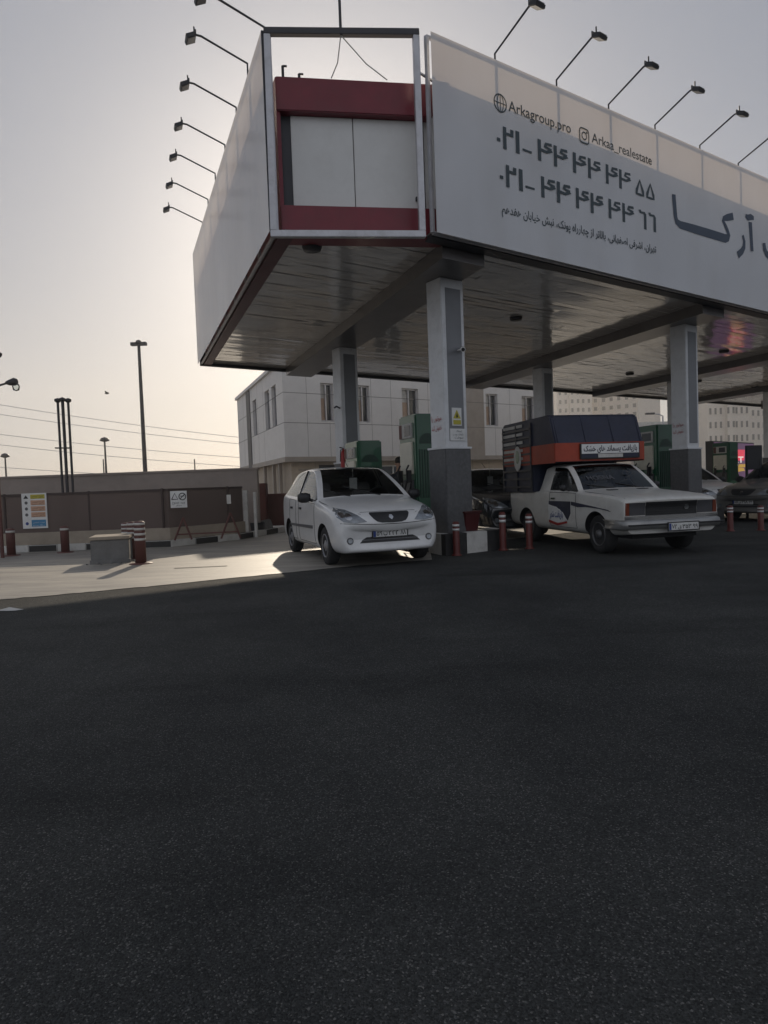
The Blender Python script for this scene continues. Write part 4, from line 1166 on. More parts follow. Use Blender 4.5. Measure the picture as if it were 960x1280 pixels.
# cargo cover
mb=MB(); W=.86
prof=[(-2.08,.95),(-.80,.95),(-.80,1.47),(.10,1.47),(.12,1.80),(-.06,2.27),(-.16,2.31),(-2.08,2.31)]
def cover(y):
    return [(x,y,z) for x,z in prof]
nP=len(prof); vs=cover(W)+cover(-W)
sides=[]
mb.add(vs,[tuple(range(nP-1,-1,-1)),tuple(range(nP,2*nP))]+[(i,(i+1)%nP,nP+(i+1)%nP,nP+i) for i in range(nP)],0)
cv=mb.build("cargo_cover","navy",pk,local=True,bevel=.02)
mb=MB()
zr0,zr1=1.46,1.80
for sg in (1,-1): mb.box((-.98,sg*(W+.006),(zr0+zr1)/2),(2.18,.012,zr1-zr0))
mb.box((.12,0,(zr0+zr1)/2+.01),(.022,2*W+.01,zr1-zr0-.02)); mb.build("red_band","red_tarp",cv,local=True)
for sg in (1,-1):
    mb=MB()
    for k in range(8):
        z=1.05+.155*k; mb.box((-1.44,sg*(W+.022),z),(1.28,.022,.035))
    for x in (-.80,-1.44,-2.06): mb.box((x,sg*(W+.016),1.60),(.04,.02,1.28))
    mb.build("slat_rails","dark_steel",cv,local=True)
    mb=MB()
    for k in range(3,8):
        z=1.10+.155*k; mb.box((-1.60,sg*(W+.014),z+.03),(.9,.006,.055))
    mb.build("pale_side_boards","dullwhite",cv,local=True)
mb=MB()
for sg in (1,-1):
    c=Vector((-1.35,sg*(W+.036),1.60)); mb.add([c+Vector((.17*math.cos(k*.393),0,.24*math.sin(k*.393))) for k in range(16)],[tuple(range(16)) if sg<0 else tuple(range(15,-1,-1))],0)
    c=c+Vector((0,sg*.004,.03)); mb.add([c+Vector((.09*math.cos(k*.393),0,.13*math.sin(k*.393))) for k in range(16)],[tuple(range(16)) if sg<0 else tuple(range(15,-1,-1))],1)
mb.build("green_emblem",["dullwhite","green"],cv,local=True)
# front sign with its lettering and number strip
mb=MB(); mb.box((.154,.17,1.645),(.03,1.16,.27)); sg_=mb.build("sign_board","black_plastic",cv,local=True,bevel=.006)
mb=MB(); mb.box((.172,.17,1.685),(.006,1.11,.165)); mb.build("sign_face","white",sg_,local=True)
mb=MB(); put_text(mb,"بازیافت پسماند های خشک",Vector((.177,-.35,1.645)),Vector((.177,.69,1.645)),.10,(1,0,0),bold=.025,fa=True,th=.001)
mb.build("lettering","navy",sg_,local=True)
mb=MB(); mb.box((.172,.17,1.562),(.006,.48,.062)); mb.build("number_strip","dullwhite",sg_,local=True)
for y,l_ in ((-.24,.3),(.57,.28)):
    mb=MB(); mb.box((.172,y,1.562),(.006,l_,.062)); mb.build("blue_strip","navy",sg_,local=True)
for y in (-.8,-.27,.27,.8):
    mb=MB(); mb.tube([(-.07,y,2.28),(.125,y,1.81)],.012,5); mb.build("bow_rib","navy",cv,local=True)

# ------------------------------------------------------------------ other cars in the station
def dark_car():
    loc,rz=place_car((598,672),1.17,.705,R(22))
    t,tr=make_hatch("black car waiting at the pump between the column and the pickup","dark_paint",(600,672),R(14),plate=("۳۸","د","۴۱۷","۱۱"))
    return t
dark_car()
make_hatch("white car whose bonnet shows past the far stone column","white_paint",(858,650),R(14),plate=("۴۴","ج","۶۲۱","۲۲"))
make_hatch("silver car at the right picture edge beyond the black board","silver_paint",(917,649),R(-62),plate=("۱۵","س","۳۱۸","۳۳"))

# ================================================================== pumps and islands
def pump(name,label,c,h,group="fuel dispensers"):
    # front of the thing looks down the driveway (-e2 side); wide cream faces look across
    t=thing(name,label,"fuel pump",c,math.atan2(-e2.y,-e2.x),group)   # local x = towards us, y = across
    w,l=.27,.40
    mb=MB(); mb.box((0,0,h*.5+.0),(l*2,w*2-.06,h)); bd=mb.build("body","green",t,local=True,bevel=.03)
    mb=MB(); 
    for sg in (1,-1): mb.box((-.02,sg*(w-.02),h*.62),(l*1.5,.05,h*.28))
    mb.build("cream_panel","cream",t,local=True,bevel=.01)
    mb=MB()
    for sg in (1,-1): mb.box((-.02,sg*(w-.02),h*.86),(l*1.5,.05,h*.13))
    dp=mb.build("display","dullwhite",t,local=True,bevel=.01)
    for sg in (1,-1):
        mb=MB(); mb.box((.10,sg*(w+.008),h*.86),(l*.7,.01,h*.09)); mb.build("screen","pane",dp,local=True)
        mb=MB(); mb.box((-.24,sg*(w+.008),h*.86),(.12,.01,h*.12)); mb.build("side_stripe","redbrown",dp,local=True)
    mb=MB()
    for sg in (1,-1): mb.box((-.02,sg*(w-.02),h*.25),(l*1.5,.05,h*.36))
    mb.build("lower_panel","stone",t,local=True,bevel=.01)
    # arch and stripes on the end facing us
    mb=MB(); n=14; X=l+.006
    vs=[(X,-w*.62,h*.74)]+[(X,-w*.62*math.cos(math.pi*k/n),h*.74+.20*math.sin(math.pi*k/n)) for k in range(n+1)]+[(X,w*.62,h*.74)]
    mb.add(vs,[tuple(range(len(vs)-1,-1,-1))])
    for k in range(7):
        y=-w*.6+w*1.2*k/6; mb.box((l+.008,y,h*.48),(.012,.022,h*.42))
    mb.build("arch_stripes","dkgreen",t,local=True)
    for sg in (1,-1):
        for x in (.22,-.2):
            mb=MB(); mb.box((x,sg*(w+.05),h*.46),(.06,.07,.24)); mb.tube([(x,sg*(w+.09),h*.40),(x,sg*(w+.10),h*.52),(x+.02,sg*(w+.06),h*.56)],.018,6)
            nz=mb.build("nozzle","black_plastic",t,local=True)
            mb=MB(); mb.tube([(x,sg*(w+.10),h*.42),(x+.05,sg*(w+.22),h*.26),(x+.02,sg*(w+.20),h*.14),(x-.02,sg*(w+.10),h*.20),(x-.03,sg*(w+.0),h*.40)],.018,7); mb.build("hose","rubber",nz,local=True)
    mb=MB(); 
    for z in (.30,.56): mb.box((l+.012,w*.70,h*z),(.02,.06,.07))
    mb.build("lock_plate","dullwhite",t,local=True)
    return t
def isl(k,f,z=.0): 
    a=P(tc+7.2*k,sc_); b=P(tc+7.2*k,sc_+5.6); q=a.lerp(b,f); q.z=z; return q
IH=.33
p0=pump("fuel_pump","green and cream fuel pump right behind the near column, partly behind the white hatchback",isl(0,.30,IH)+e1*.20,2.20)
labs=["low green and cream fuel pump beside the rear column, over the hatchback roof","green and cream fuel pump behind the pickup, left of the far stone column","dark green fuel pump right of the far stone column, before the purple screen"]
for (q,la,scl) in zip((isl(0,.80,IH),isl(1,.20,IH)+e1*.12,P(*solve(aty(907,600,26.0),CO),IH)),labs,((1.15,1.25,.86),(1.05,1.1,.95),(1,1,.92))): dup(p0,q,p0.rotation_euler.z,la).scale=scl
p0["group"]="fuel dispensers"
def island(k,label,front=.42,back=6.6,hw=.70,sh=.30):
    a=isl(k,0); t=thing("pump_island",label,"island",a,0,"kerbed pump islands")
    mb=MB(); o=a-e2*front-e1*(hw-sh); o.z=.0
    mb.obox(o+e1*.16+e2*.16,e1*(2*hw-.32),e2*(front+back-.32),UP*(IH-.004)); mb.build("deck","concrete",t)
    # kerb stones, alternately black and pale
    mb=MB(); n=0; zz=IH+.02
    for i in range(3):
        L=2*hw/3; mb.obox(o+e1*(L*i),e1*(L-.006),e2*.16,UP*zz,(i+1)%2); mb.obox(o+e1*(L*i)+e2*(front+back-.16),e1*(L-.006),e2*.16,UP*zz,(i+1)%2)
    m_=int((front+back-.32)/.5); L=(front+back-.32)/m_
    for i in range(m_):
        for u in (0,2*hw-.16): mb.obox(o+e1*u+e2*(.16+L*i),e1*.16,e2*(L-.006),UP*zz,i%2)
    mb.build("kerb_stones",["dullwhite","black"],t)
island(0,"kerbed island carrying the near column and two fuel pumps"); island(1,"kerbed island carrying the far stone column behind the pickup"); island(2,"kerbed island at the right picture edge under the dark green pump")
rbx=thing("red_bin","red plastic bin standing on the island beside the near column","bin",aty(585,663,11.5))
q=aty(583,664,11.5); mb=MB(); q.z=IH
vs=[]; 
for (hw_,z_) in ((.14,IH),(.18,IH+.34)):
    for sx,sy in ((-1,-1),(1,-1),(1,1),(-1,1)): vs.append(q+e1*(sx*hw_)+AY*(sy*hw_)+UP*(z_-IH))
mb.add(vs,[(3,2,1,0),(4,5,6,7),(0,1,5,4),(1,2,6,5),(2,3,7,6),(3,0,4,7)]); mb.build("tub","dark_red",rbx,bevel=.01)
mb=MB(); mb.box((q.x,q.y,IH+.35),(.40,.40,.03),rz=ROT); mb.build("rim","dark_red",rbx,bevel=.008)
# flexible posts
def flex(x,y,ytop,label,first=[None]):
    q=atz(x,y); h=aty(x-1,ytop,q.y).z
    if first[0] is None:
        t=thing("flexible_post",label,"post",q,0,"red flexible posts"); 
        mb=MB(); mb.lathe([(.085,0),(.085,.02),(.062,.04),(.058,.07),(.055,.86),(.04,.90),(0,.90)],n=16); mb.build("post_body","redpost",t,local=True)
        mb=MB()
        for z in (.66,.77): mb.lathe([(.0575,z),(.0575,z+.06)],n=16)
        mb.build("white_bands","white",t,local=True); first[0]=t
    else: t=dup(first[0],q,0,label)
    t.scale=(1,1,h/.90)
    return t
flex(571,694.5,652,"dark red flexible post just right of the near stone column base")
flex(629,688,640,"bright red flexible post with pale bands in front of the black car")
flex(662,686,642,"orange flexible post in front of the pickup's rear wheel")
flex(913,664,632,"red flexible post just right of the pickup's bonnet")
flex(951,663,632,"orange flexible post at the right picture edge")
# black board on two legs
bbq=aty(943,640,17.0); bbq.z=0
bb=thing("board_stand","black board on two thin legs near the right picture edge","sign",bbq)
mb=MB(); mb.box((bbq.x,bbq.y,1.55),(.46,.06,.62),rz=ROT*.3); mb.build("board","ink",bb,bevel=.01)
for sx in (-.17,.17):
    mb=MB(); mb.tube([(bbq.x+sx,bbq.y+.02,0),(bbq.x+sx,bbq.y+.02,1.5)],.035,8); mb.build("leg","black",bb)
mb=MB(); mb.tube([(bbq.x-.2,bbq.y,.95),(bbq.x+.2,bbq.y,.95)],.03,8); mb.build("crossbar","black",bb)
# purple LED screen
a=aty(892,606,32.); b=aty(943,603,36.)
a.z=b.z=aty(892,602,32.).z; zt_=aty(892,551,32.).z; d=(b-a); d.z=0
n_=Vector((d.y,-d.x,0)).normalized()
ls=thing("led_screen","purple lit advertising screen behind the dark green pump","screen",Vector((a.x,a.y,0)))
mb=MB(); mb.obox(a,d,-n_*.35,UP*(zt_-a.z)); mb.build("cabinet","black_plastic",ls)
mb=MB(); mb.obox(a+n_*.005+d*.02+UP*.06,d*.96,n_*.02,UP*(zt_-a.z-.12)); sc=mb.build("screen","purple",ls)
hh=zt_-a.z
S=lambda u,v: a+d*u+UP*(hh*v)+n_*.028
mb=MB(); mb.add([S(.38,.50),S(.72,.52),S(.74,.80),S(.40,.80)],[(0,1,2,3)],0)
mb.add([S(.40,.20),S(.74,.24),S(.70,.32),S(.42,.32)],[(0,1,2,3)],2); mb.add([S(.42,.32),S(.80,.34),S(.78,.42),S(.42,.42)],[(0,1,2,3)],2)
put_text(mb,"RT",S(.45,.46)+n_*.004,S(.70,.46)+n_*.004,hh*.16,n_,bold=.02,th=.004,mi=1)
mb.build("picture",["screen_red","screen_white","screen_yellow"],sc)
mb=MB()
for u in (.2,.8): mb.tube([Vector(((a+d*u).x,(a+d*u).y+.2,0)),Vector(((a+d*u).x,(a+d*u).y+.2,a.z+.1))],.1,8)
mb.build("support_posts","dark_steel",ls)

# ================================================================== person behind the hatchback
def person(q,rz,label,sc=1.):
    t=thing("person",label,"person",q,rz)
    J=[(0,0,.95,.15,.11),(0,0,1.15,.15,.105),(0,0,1.35,.17,.11),(0,.0,1.47,.07,.065),(0,.01,1.56,.055,.055),(0,.03,1.66,.082,.095),(0,.02,1.75,.06,.07),
       (.19,0,1.40,.06,.06),(.25,.02,1.14,.045,.045),(.22,.14,.93,.032,.032),(.21,.19,.86,.03,.045),
       (-.19,0,1.40,.06,.06),(-.24,.0,1.14,.045,.045),(-.16,.20,1.05,.032,.032),(-.11,.27,1.06,.03,.045),
       (.09,0,.86,.09,.09),(.10,.01,.48,.06,.06),(.10,-.01,.09,.042,.042),(.10,.10,.04,.045,.035),
       (-.09,0,.86,.09,.09),(-.11,.01,.48,.06,.06),(-.11,-.01,.09,.042,.042),(-.11,.10,.04,.045,.035)]
    E_=[(0,1),(1,2),(2,3),(3,4),(4,5),(5,6),(2,7),(7,8),(8,9),(9,10),(2,11),(11,12),(12,13),(13,14),(0,15),(15,16),(16,17),(17,18),(0,19),(19,20),(20,21),(21,22)]
    me=bpy.data.meshes.new("body"); me.from_pydata([j[:3] for j in J],E_,[])
    o=bpy.data.objects.new("body",me); COL.objects.link(o)
    sk=o.modifiers.new("k","SKIN"); 
    if not me.skin_vertices: 
        bm=bmesh.new(); bm.from_mesh(me); bm.verts.layers.skin.verify(); bm.to_mesh(me); bm.free()
    for i,j in enumerate(J):
        s=me.skin_vertices[0].data[i]; s.radius=(j[3],j[4]); s.use_root=(i==0)
    sb=o.modifiers.new("s","SUBSURF"); sb.levels=2; sb.render_levels=2
    bpy.context.view_layer.update(); dg=bpy.context.evaluated_depsgraph_get()
    ev=bpy.data.meshes.new_from_object(o.evaluated_get(dg)); bpy.data.objects.remove(o)
    ev.materials.clear()
    for k in ("cloth","skin"): ev.materials.append(MT[k])
    for p in ev.polygons:
        p.use_smooth=True; c=p.center; p.material_index=1 if (c.z>1.5 or (c.z<1.1 and c.y>.2) or (abs(c.x)>.17 and c.z<.92)) else 0
    b=bpy.data.objects.new("body",ev); COL.objects.link(b); b.parent=t
    mb=MB(); mb.lathe([(.088,1.69),(.094,1.73),(.085,1.79),(.055,1.83),(0,1.845)],(0,.012,0),n=18); mb.build("hair","hair",t,local=True)
    mb=MB()
    for s_ in (1,-1): mb.lathe([(0,.110),(.012,.117),(0,.124)],(s_*.033,.0,1.685),axis="y",n=8)
    mb.build("eyes","ink",t,local=True)
    mb=MB(); mb.lathe([(0,.10),(.016,.118),(.008,.138),(0,.14)],(0,0,1.655),axis="y",n=8)
    for s_ in (1,-1): mb.box((s_*.088,.03,1.665),(.018,.03,.055))
    mb.build("nose_and_ears","skin",t,local=True)
    for sgn,base,dr in ((1,(.21,.19,.86),(0,.25,-.97)),(-1,(-.11,.27,1.06),(.5,.85,0))):
        mb=MB(); B=Vector(base); D=Vector(dr).normalized(); side=D.cross(Vector((0,0,1)) if abs(D.z)<.9 else Vector((1,0,0))).normalized(); dn=D.cross(side)
        for k in range(4):
            o_=B+side*(.022*(k-1.5)); L_=.075-.008*abs(k-1.4); mb.tube([o_,o_+D*L_*.55+dn*.006,o_+D*L_+dn*.03],[.0095,.009,.007],6)
        mb.tube([B-side*.03,B-side*.055+D*.03,B-side*.05+D*.06+dn*.015],[.011,.010,.008],6); mb.build("fingers","skin",t,local=True)
    return t
q=aty(499,600,15.6); q.z=.006
person(q,R(200),"person in dark clothes standing beside the green pump behind the hatchback")
# ================================================================== left side: kerb, low wall, net fence, grey wall
KP=[Vector((-22,14.6,0)),atz(0,692),atz(215,684),atz(300,675),atz(362,664)]
KP[1].y=KP[2].y=(KP[1].y+KP[2].y)/2
KP.append(KP[-1]+(KP[-1]-KP[-2]).normalized()*7)
def offset(pts,d):
    out=[]
    for i,p in enumerate(pts):
        a=(pts[i]-pts[i-1]).normalized() if i else None; b=(pts[i+1]-pts[i]).normalized() if i<len(pts)-1 else None
        n=sum(((Vector((-k.y,k.x,0))) for k in (a,b) if k is not None),Vector()); n.normalize()
        out.append(p+n*d)
    return out
def along(pts,step):
    res=[];
    for a,b in zip(pts[:-1],pts[1:]):
        n=max(1,round((b-a).length/step))
        for k in range(n): res.append((a.lerp(b,k/n),a.lerp(b,(k+1)/n)))
    return res
mb=MB()
for i,(a,b) in enumerate(along(KP,.62)):
    d=(b-a); n=Vector((-d.y,d.x,0)).normalized(); mb.obox(a+UP*0.002,d*.985,n*.16,UP*.15,i%2)
tag(mb.build("striped_kerb",["dullwhite","black"],bevel=.01),kind="structure")
def strip(pts,d0,d1,z0,z1,name,mat,parent=None):
    A=offset(pts,d0);B=offset(pts,d1); mb=MB()
    for i in range(len(pts)-1):
        vs=[A[i],A[i+1],B[i+1],B[i]]; vs=[v+UP*z0 for v in vs]+[v+UP*z1 for v in vs]
        mb.add(vs,[(3,2,1,0),(4,5,6,7),(0,1,5,4),(1,2,6,5),(2,3,7,6),(3,0,4,7)])
    return mb.build(name,mat,parent)
LW=[KP[0],KP[1],KP[2],KP[3],KP[3].lerp(KP[4],.25)]
zl=aty(150,662,KP[1].y+.2).z
lw=strip(LW,.164,.40,.0,zl,"low_wall","beige"); tag(lw,"low beige rendered wall behind the striped kerb","wall")
zf=aty(100,616,KP[1].y+.3).z
fe=thing("net_fence","brown net fence on dark posts standing on the low beige wall","fence",KP[1])
net=strip(LW,.28,.285,zl,zf,"net","net",fe)
rail=strip(LW,.26,.31,zf-.03,zf+.02,"top_rail","fence_steel",fe)
for (x) in (-20,55,182,257,300,310):
    pass
for a,b in along(LW,1.9):
    mb=MB(); q=offset([a,b],.285)[0]; mb.tube([q+UP*(zl-.2),q+UP*(zf+.03)],.03,6); mb.build("post","fence_steel",fe)
YW=17.2
g0=aty(-200,590,YW); g1=aty(340,588,YW)
gw=thing("boundary_wall","tall grey rendered boundary wall behind the brown net fence","wall",(g0.x,YW,0))
zg=aty(150,591,YW).z
mb=MB(); mb.obox((-26,YW,0),(26-3.25,0,0),(0,.25,0),UP*(zg-.05)); mb.build("wall","greywall",gw)
mb=MB(); mb.obox((-26,YW-.03,zg-.05),(26-3.22,0,0),(0,.31,0),UP*.06); mb.build("coping","greywall",gw,bevel=.01)
# signs on the fence
def fence_sign(name,label,x0,y0,x1,y1,Yp):
    a=aty(x0,y1,Yp); b=aty(x1,y1,Yp); c=aty(x0,y0,Yp); t=thing(name,label,"sign",a)
    w_=b.x-a.x; h=c.z-a.z
    mb=MB(); mb.obox(a,(w_,0,0),(0,.02,0),UP*h); bo=mb.build("board","white",t)
    return t,lambda u,v,d=.004: Vector((a.x+w_*u,Yp-d,a.z+h*v)),w_,h
Yp=KP[1].y+.24
t,S,w_,h=fence_sign("safety_sign","tall safety notice with yellow, salmon and blue rows hung on the net fence",29,617,60,661,Yp)
rows=[("yellow",.84,.96),("salmon",.66,.80),("salmon",.49,.63),("salmon",.32,.46),("blue",.05,.24)]
for nm,a,b in rows:
    mb=MB(); mb.add([S(.36,a),S(.94,a),S(.94,b),S(.36,b)],[(0,1,2,3)]); 
    st=mb.build("coloured_row",nm if nm!="blue" else M("sky_blue_print",(.05,.22,.40),.5),t)
    mb=MB()
    for k in range(2): put_text(mb,["توجه ایمنی","سیگار ممنوع"][k],S(.42,a+(b-a)*(.55-.42*k),.007),S(.90,a+(b-a)*(.55-.42*k),.007),h*.035,(0,-1,0),fa=True,th=.001)
    mb.build("lettering","ink" if nm!="blue" else "white",st)
mb=MB(); mb.add([S(.08,.85),S(.28,.85),S(.18,.95)],[(0,1,2)],0)
for (v,m_) in ((.73,1),(.56,1),(.39,1),(.14,2)):
    c=S(.18,v); r_=h*.045; mb.add([c+Vector((r_*math.cos(k*.449),0,r_*math.sin(k*.449))) for k in range(14)],[tuple(range(14))],m_)
mb.build("symbols",["ink","grey_plastic","blue"],t)
t,S,w_,h=fence_sign("warning_sign","small square white sign with a triangle and a ring on the net fence",213.5,614,234,635,Yp)
mb=MB(); mb.ribbon([S(.08,.5),S(.27,.86),S(.46,.5),S(.08,.5)],.02,(0,-1,0),.001)
c=S(.74,.66); mb.ribbon([c+Vector((.075*math.cos(k*.3142),0,.075*math.sin(k*.3142))) for k in range(21)],.02,(0,-1,0),.001); mb.ribbon([c+Vector((-.05,0,-.05)),c+Vector((.05,0,.05))],.018,(0,-1,0),.002); mb.ribbon([c+Vector((-.05,0,0.01)),c+Vector((.05,0,.01))],.015,(0,-1,0),.002)
put_text(mb,"ورود ممنوع",S(.12,.26),S(.88,.26),h*.1,(0,-1,0),fa=True,th=.001)
put_text(mb,"خطر",S(.3,.10),S(.7,.10),h*.08,(0,-1,0),fa=True,th=.001)
mb.build("print","ink",t)
mb=MB(); a=aty(286,624,Yp); mb.box((a.x,a.y,a.z),(.09,.015,.20)); tag(mb.build("paper_tag","dullwhite"),"small pale paper tag tied to the net fence","notice")
# pale posts near the building corner and the red sheet gate
for i,(x,y0,y1,la) in enumerate(((307.5,613,654,"left one of two pale square posts by the end of the net fence"),(319.5,615,654,"thinner pale post right of its twin by the fence end"))):
    q=aty(x,y1,KP[3].y+.6); z=aty(x,y0,KP[3].y+.6).z; mb=MB(); w_=(.11,.07)[i]; mb.obox((q.x-w_/2,q.y,0),(w_,0,0),(0,.09,0),UP*z)
    tag(mb.build("square_post","dullwhite",bevel=.006),la,"post","pale square posts")
gq=aty(345,655,19.5); gq.z=0
rg=thing("sheet_gate","red brown sheet metal gate beside the building corner","gate",gq)
a=aty(331,655,19.5);b=aty(361,655,19.5); zt_=aty(345,617,19.5).z
mb=MB(); mb.obox((a.x,19.5,.12),(b.x-a.x,0,0),(0,.04,0),UP*(zt_-.12)); mb.build("sheet","redbrown",rg)
mb=MB(); 
for z in (.12,zt_-.06): mb.obox((a.x-.02,19.46,z),(b.x-a.x+.04,0,0),(0,.04,0),UP*.06)
for x in (a.x-.02,b.x-.04): mb.obox((x,19.44,0),(.06,0,0),(0,.05,0),UP*zt_)
mb.build("frame","redbrown",rg)
a=aty(323,655,19.0);b=aty(334,655,19.0); z=aty(328,604,19.).z
mb=MB(); mb.obox((a.x,19.,0),(b.x-a.x,0,0),(0,.4,0),UP*z); cb=mb.build("tall_cabinet","redbrown",bevel=.02); tag(cb,"narrow tall red brown cabinet left of the sheet gate","cabinet")
# bollards
def bollard(x,y,yt,label,first=[None]):
    q=atz(x,y); 
    if first[0] is None:
        t=thing("steel_bollard",label,"bollard",q,0,"rusty bollards along the striped kerb")
        mb=MB(); mb.lathe([(.085,0),(.085,.62),(.075,.645),(0,.66)],n=18); mb.build("pipe","redbrown",t,local=True)
        mb=MB(); mb.lathe([(.17,0),(.17,.02),(.09,.03)],n=18); mb.build("base_plate","redbrown",t,local=True)
        mb=MB(); mb.lathe([(.088,.55),(.088,.60)],n=18); mb.build("band","dullwhite",t,local=True); first[0]=t
    else: t=dup(first[0],q,0,label)
    t.scale=(1,1,(aty(x,yt,q.y).z)/.66)
bollard(14.5,695,660,"rusty red bollard near the left picture edge")
bollard(82,691,657,"rusty red bollard below the three vent pipes")
# concrete box
a=atz(114,706); b=atz(162,703); zb=aty(138,671,a.y).z
bx=thing("concrete_box","low grey concrete service box with a pale flat lid on the forecourt","service box",a)
d=(b-a); d.z=0; n=Vector((-d.y,d.x,0)).normalized()
mb=MB(); mb.obox(a+UP*.004,d,n*.72,UP*(zb-.06)); mb.build("box","concrete",bx,bevel=.012)
mb=MB(); mb.obox(a-d*.03-n*.03+UP*(zb-.054),d*1.06,n*.78,UP*.055); mb.build("lid","beige",bx,bevel=.008)
mb=MB(); mb.obox(a-d*.02-n*.05+UP*.004,d*1.06,n*.06,UP*.07); mb.build("plinth","concrete",bx)
rr=random.Random(5)
for i in range(9):
    q=a+d*rr.uniform(-.1,1.3)-n*rr.uniform(.05,.22); mb=MB(); s_=rr.uniform(.02,.05); mb.box((q.x,q.y,.006+s_*.35),(s_*1.6,s_,s_*.7),rz=rr.uniform(0,3)); tag(mb.build("stone_chip","concrete",bevel=.006),"small stone chip among others on the ground around the concrete box","stone","stone chips by the concrete box")
# red and white striped bollard cluster
def sbollard(x,y,yt,label,first=[None],s=1.):
    q=atz(x,y)
    if first[0] is None:
        t=thing("striped_bollard",label,"bollard",q,0,"striped bollards by the concrete box")
        mb=MB(); mb.lathe([(.09,0),(.09,.80),(.075,.83),(0,.84)],n=20); mb.build("pipe","redbrown",t,local=True)
        mb=MB()
        for k in range(4): mb.lathe([(.0925,.46+.10*k),(.0925,.505+.10*k)],n=20)
        mb.build("white_bands","dullwhite",t,local=True)
        mb=MB(); mb.lathe([(.2,0),(.19,.02),(.1,.03)],n=16); mb.build("base_plate","redbrown",t,local=True); first[0]=t
    else: t=dup(first[0],q,0,label)
    t.scale=(s,s,aty(x,yt,q.y).z/.84)
sbollard(176.5,705,651,"tallest striped bollard, right of the concrete box"); sbollard(167,698,652,"middle striped bollard partly hidden by its taller neighbour"); sbollard(159.5,694,653,"striped bollard directly behind the concrete box corner")
# trestle barrier: two A ends joined by a low bar
tq=atz(262,675)
tr=thing("trestle_barrier","rusty folding barrier of two A shaped frames joined by a low bar","barrier",tq)
yy=KP[1].y+.04
def A_(x0,x1,xt,yb,yt):
    a=aty(x0,yb,yy);b=aty(x1,yb-1,yy);c=aty(xt,yt,yy); a.z=b.z=.15; m_=MB(); m_.tube([a-Vector((0,.03,0)),c],.022,6); m_.tube([b+Vector((0,.05,0)),c],.022,6); m_.build("a_frame","redbrown",tr); return a,b,c
f1_=A_(219,239,229,676,647); f2_=A_(277,300,288,672,641)
mb=MB(); mb.tube([f1_[0].lerp(f1_[2],.25),f2_[1].lerp(f2_[2],.25)],.018,6); mb.build("low_bar","redbrown",tr)
# dark opening and rubble block at fence end
q=aty(322,667,18.0); mb=MB(); vs=[]
q0=aty(313,668,17.6);q1=aty(334,666,17.6);q2=aty(329,650,17.6);q3=aty(317,652,17.6)
for k in (q0,q1,q2,q3): 
    k.z=max(k.z,0.004)
mb.add([q0,q1,q2,q3]+[k+Vector((.1,.6,0)) for k in (q0,q1,q2,q3)],[(0,1,2,3),(7,6,5,4),(1,5,6,2),(0,3,7,4),(2,6,7,3),(0,4,5,1)]); tag(mb.build("rubble_block","concrete",bevel=.02),"broken concrete block lying at the end of the low wall","block")
tub=aty(323,664,17.4); mb=MB(); mb.lathe([(0,.02),(.17,.02),(.2,.34),(.18,.34),(.15,.06),(0,.06)],(tub.x,17.3,0),n=18); tag(mb.build("black_bucket","ink"),"black bucket standing by the broken block","bucket")
# vent pipes
vp=thing("vent_pipes","three tall dark tank vent pipes tied by a crossbar behind the net fence","vent pipes",aty(78,640,16.)*1.0)
for x,yt in ((72,500),(78,499),(85,500)):
    a=aty(x,yt,16.); b=aty(x+4,660,16.); a_=Vector((a.x+.06,16.,0)); mb=MB(); mb.tube([Vector((a.x,16.,0)),Vector((a.x,16.,a.z))],.030 if x!=78 else .038,8); pp=mb.build("pipe","dark_steel",vp)
    mb=MB(); mb.lathe([(.04,a.z-.06),(.075,a.z-.03),(.075,a.z+.02),(.0,a.z+.05)],(a.x,16.,0),n=10); mb.build("vent_cap","dark_steel",pp)
a=aty(69,560,15.94); b=aty(88,560,15.94); mb=MB(); mb.tube([a,b],.02,6); mb.build("crossbar","dark_steel",vp)
# tall mast, distant lamps and poles
def mast(x,y,yt,Y,r,name,label,cat,head):
    a=aty(x,y,Y); b=aty(x-(y-yt)*.035,yt,Y); t=thing(name,label,cat,(b.x,Y,0))
    mb=MB(); mb.tube([(b.x,Y,0),(b.x,Y,b.z)],[r*1.25,r*.75],10); mb.build("pole","dark_steel",t)
    if head=="flange": mb=MB(); mb.box((b.x,Y,b.z),(r*8,r*2.4,r*1.6)); mb.lathe([(r*2,b.z),(r*1.2,b.z+.2),(0,b.z+.25)],(b.x,Y,0),n=10); mb.build("mast_head","dark_steel",t)
    if head=="lamp": mb=MB(); mb.lathe([(r*1.2,b.z-.1),(r*4.5,b.z),(r*3,b.z+.25),(0,b.z+.35)],(b.x,Y,0),n=12); mb.build("lamp_head","dark_steel",t)
mast(179,590,430,40,.115,"lighting_mast","tall dark mast with a flat cross head behind the boundary wall","mast","flange")
mast(132,588,551,62,.10,"street_lamp","distant lamp post with a round head left of the tall mast","street lamp","lamp")
mast(129.5,588,574,62,.07,"wooden_pole","short distant pole close left of the round lamp post","pole","")
mast(243.5,588,574,62,.07,"wooden_pole","short distant pole between the tall mast and the building","pole","")
mast(7,590,571,62,.09,"wooden_pole","short distant pole near the left picture edge","pole","lamp")
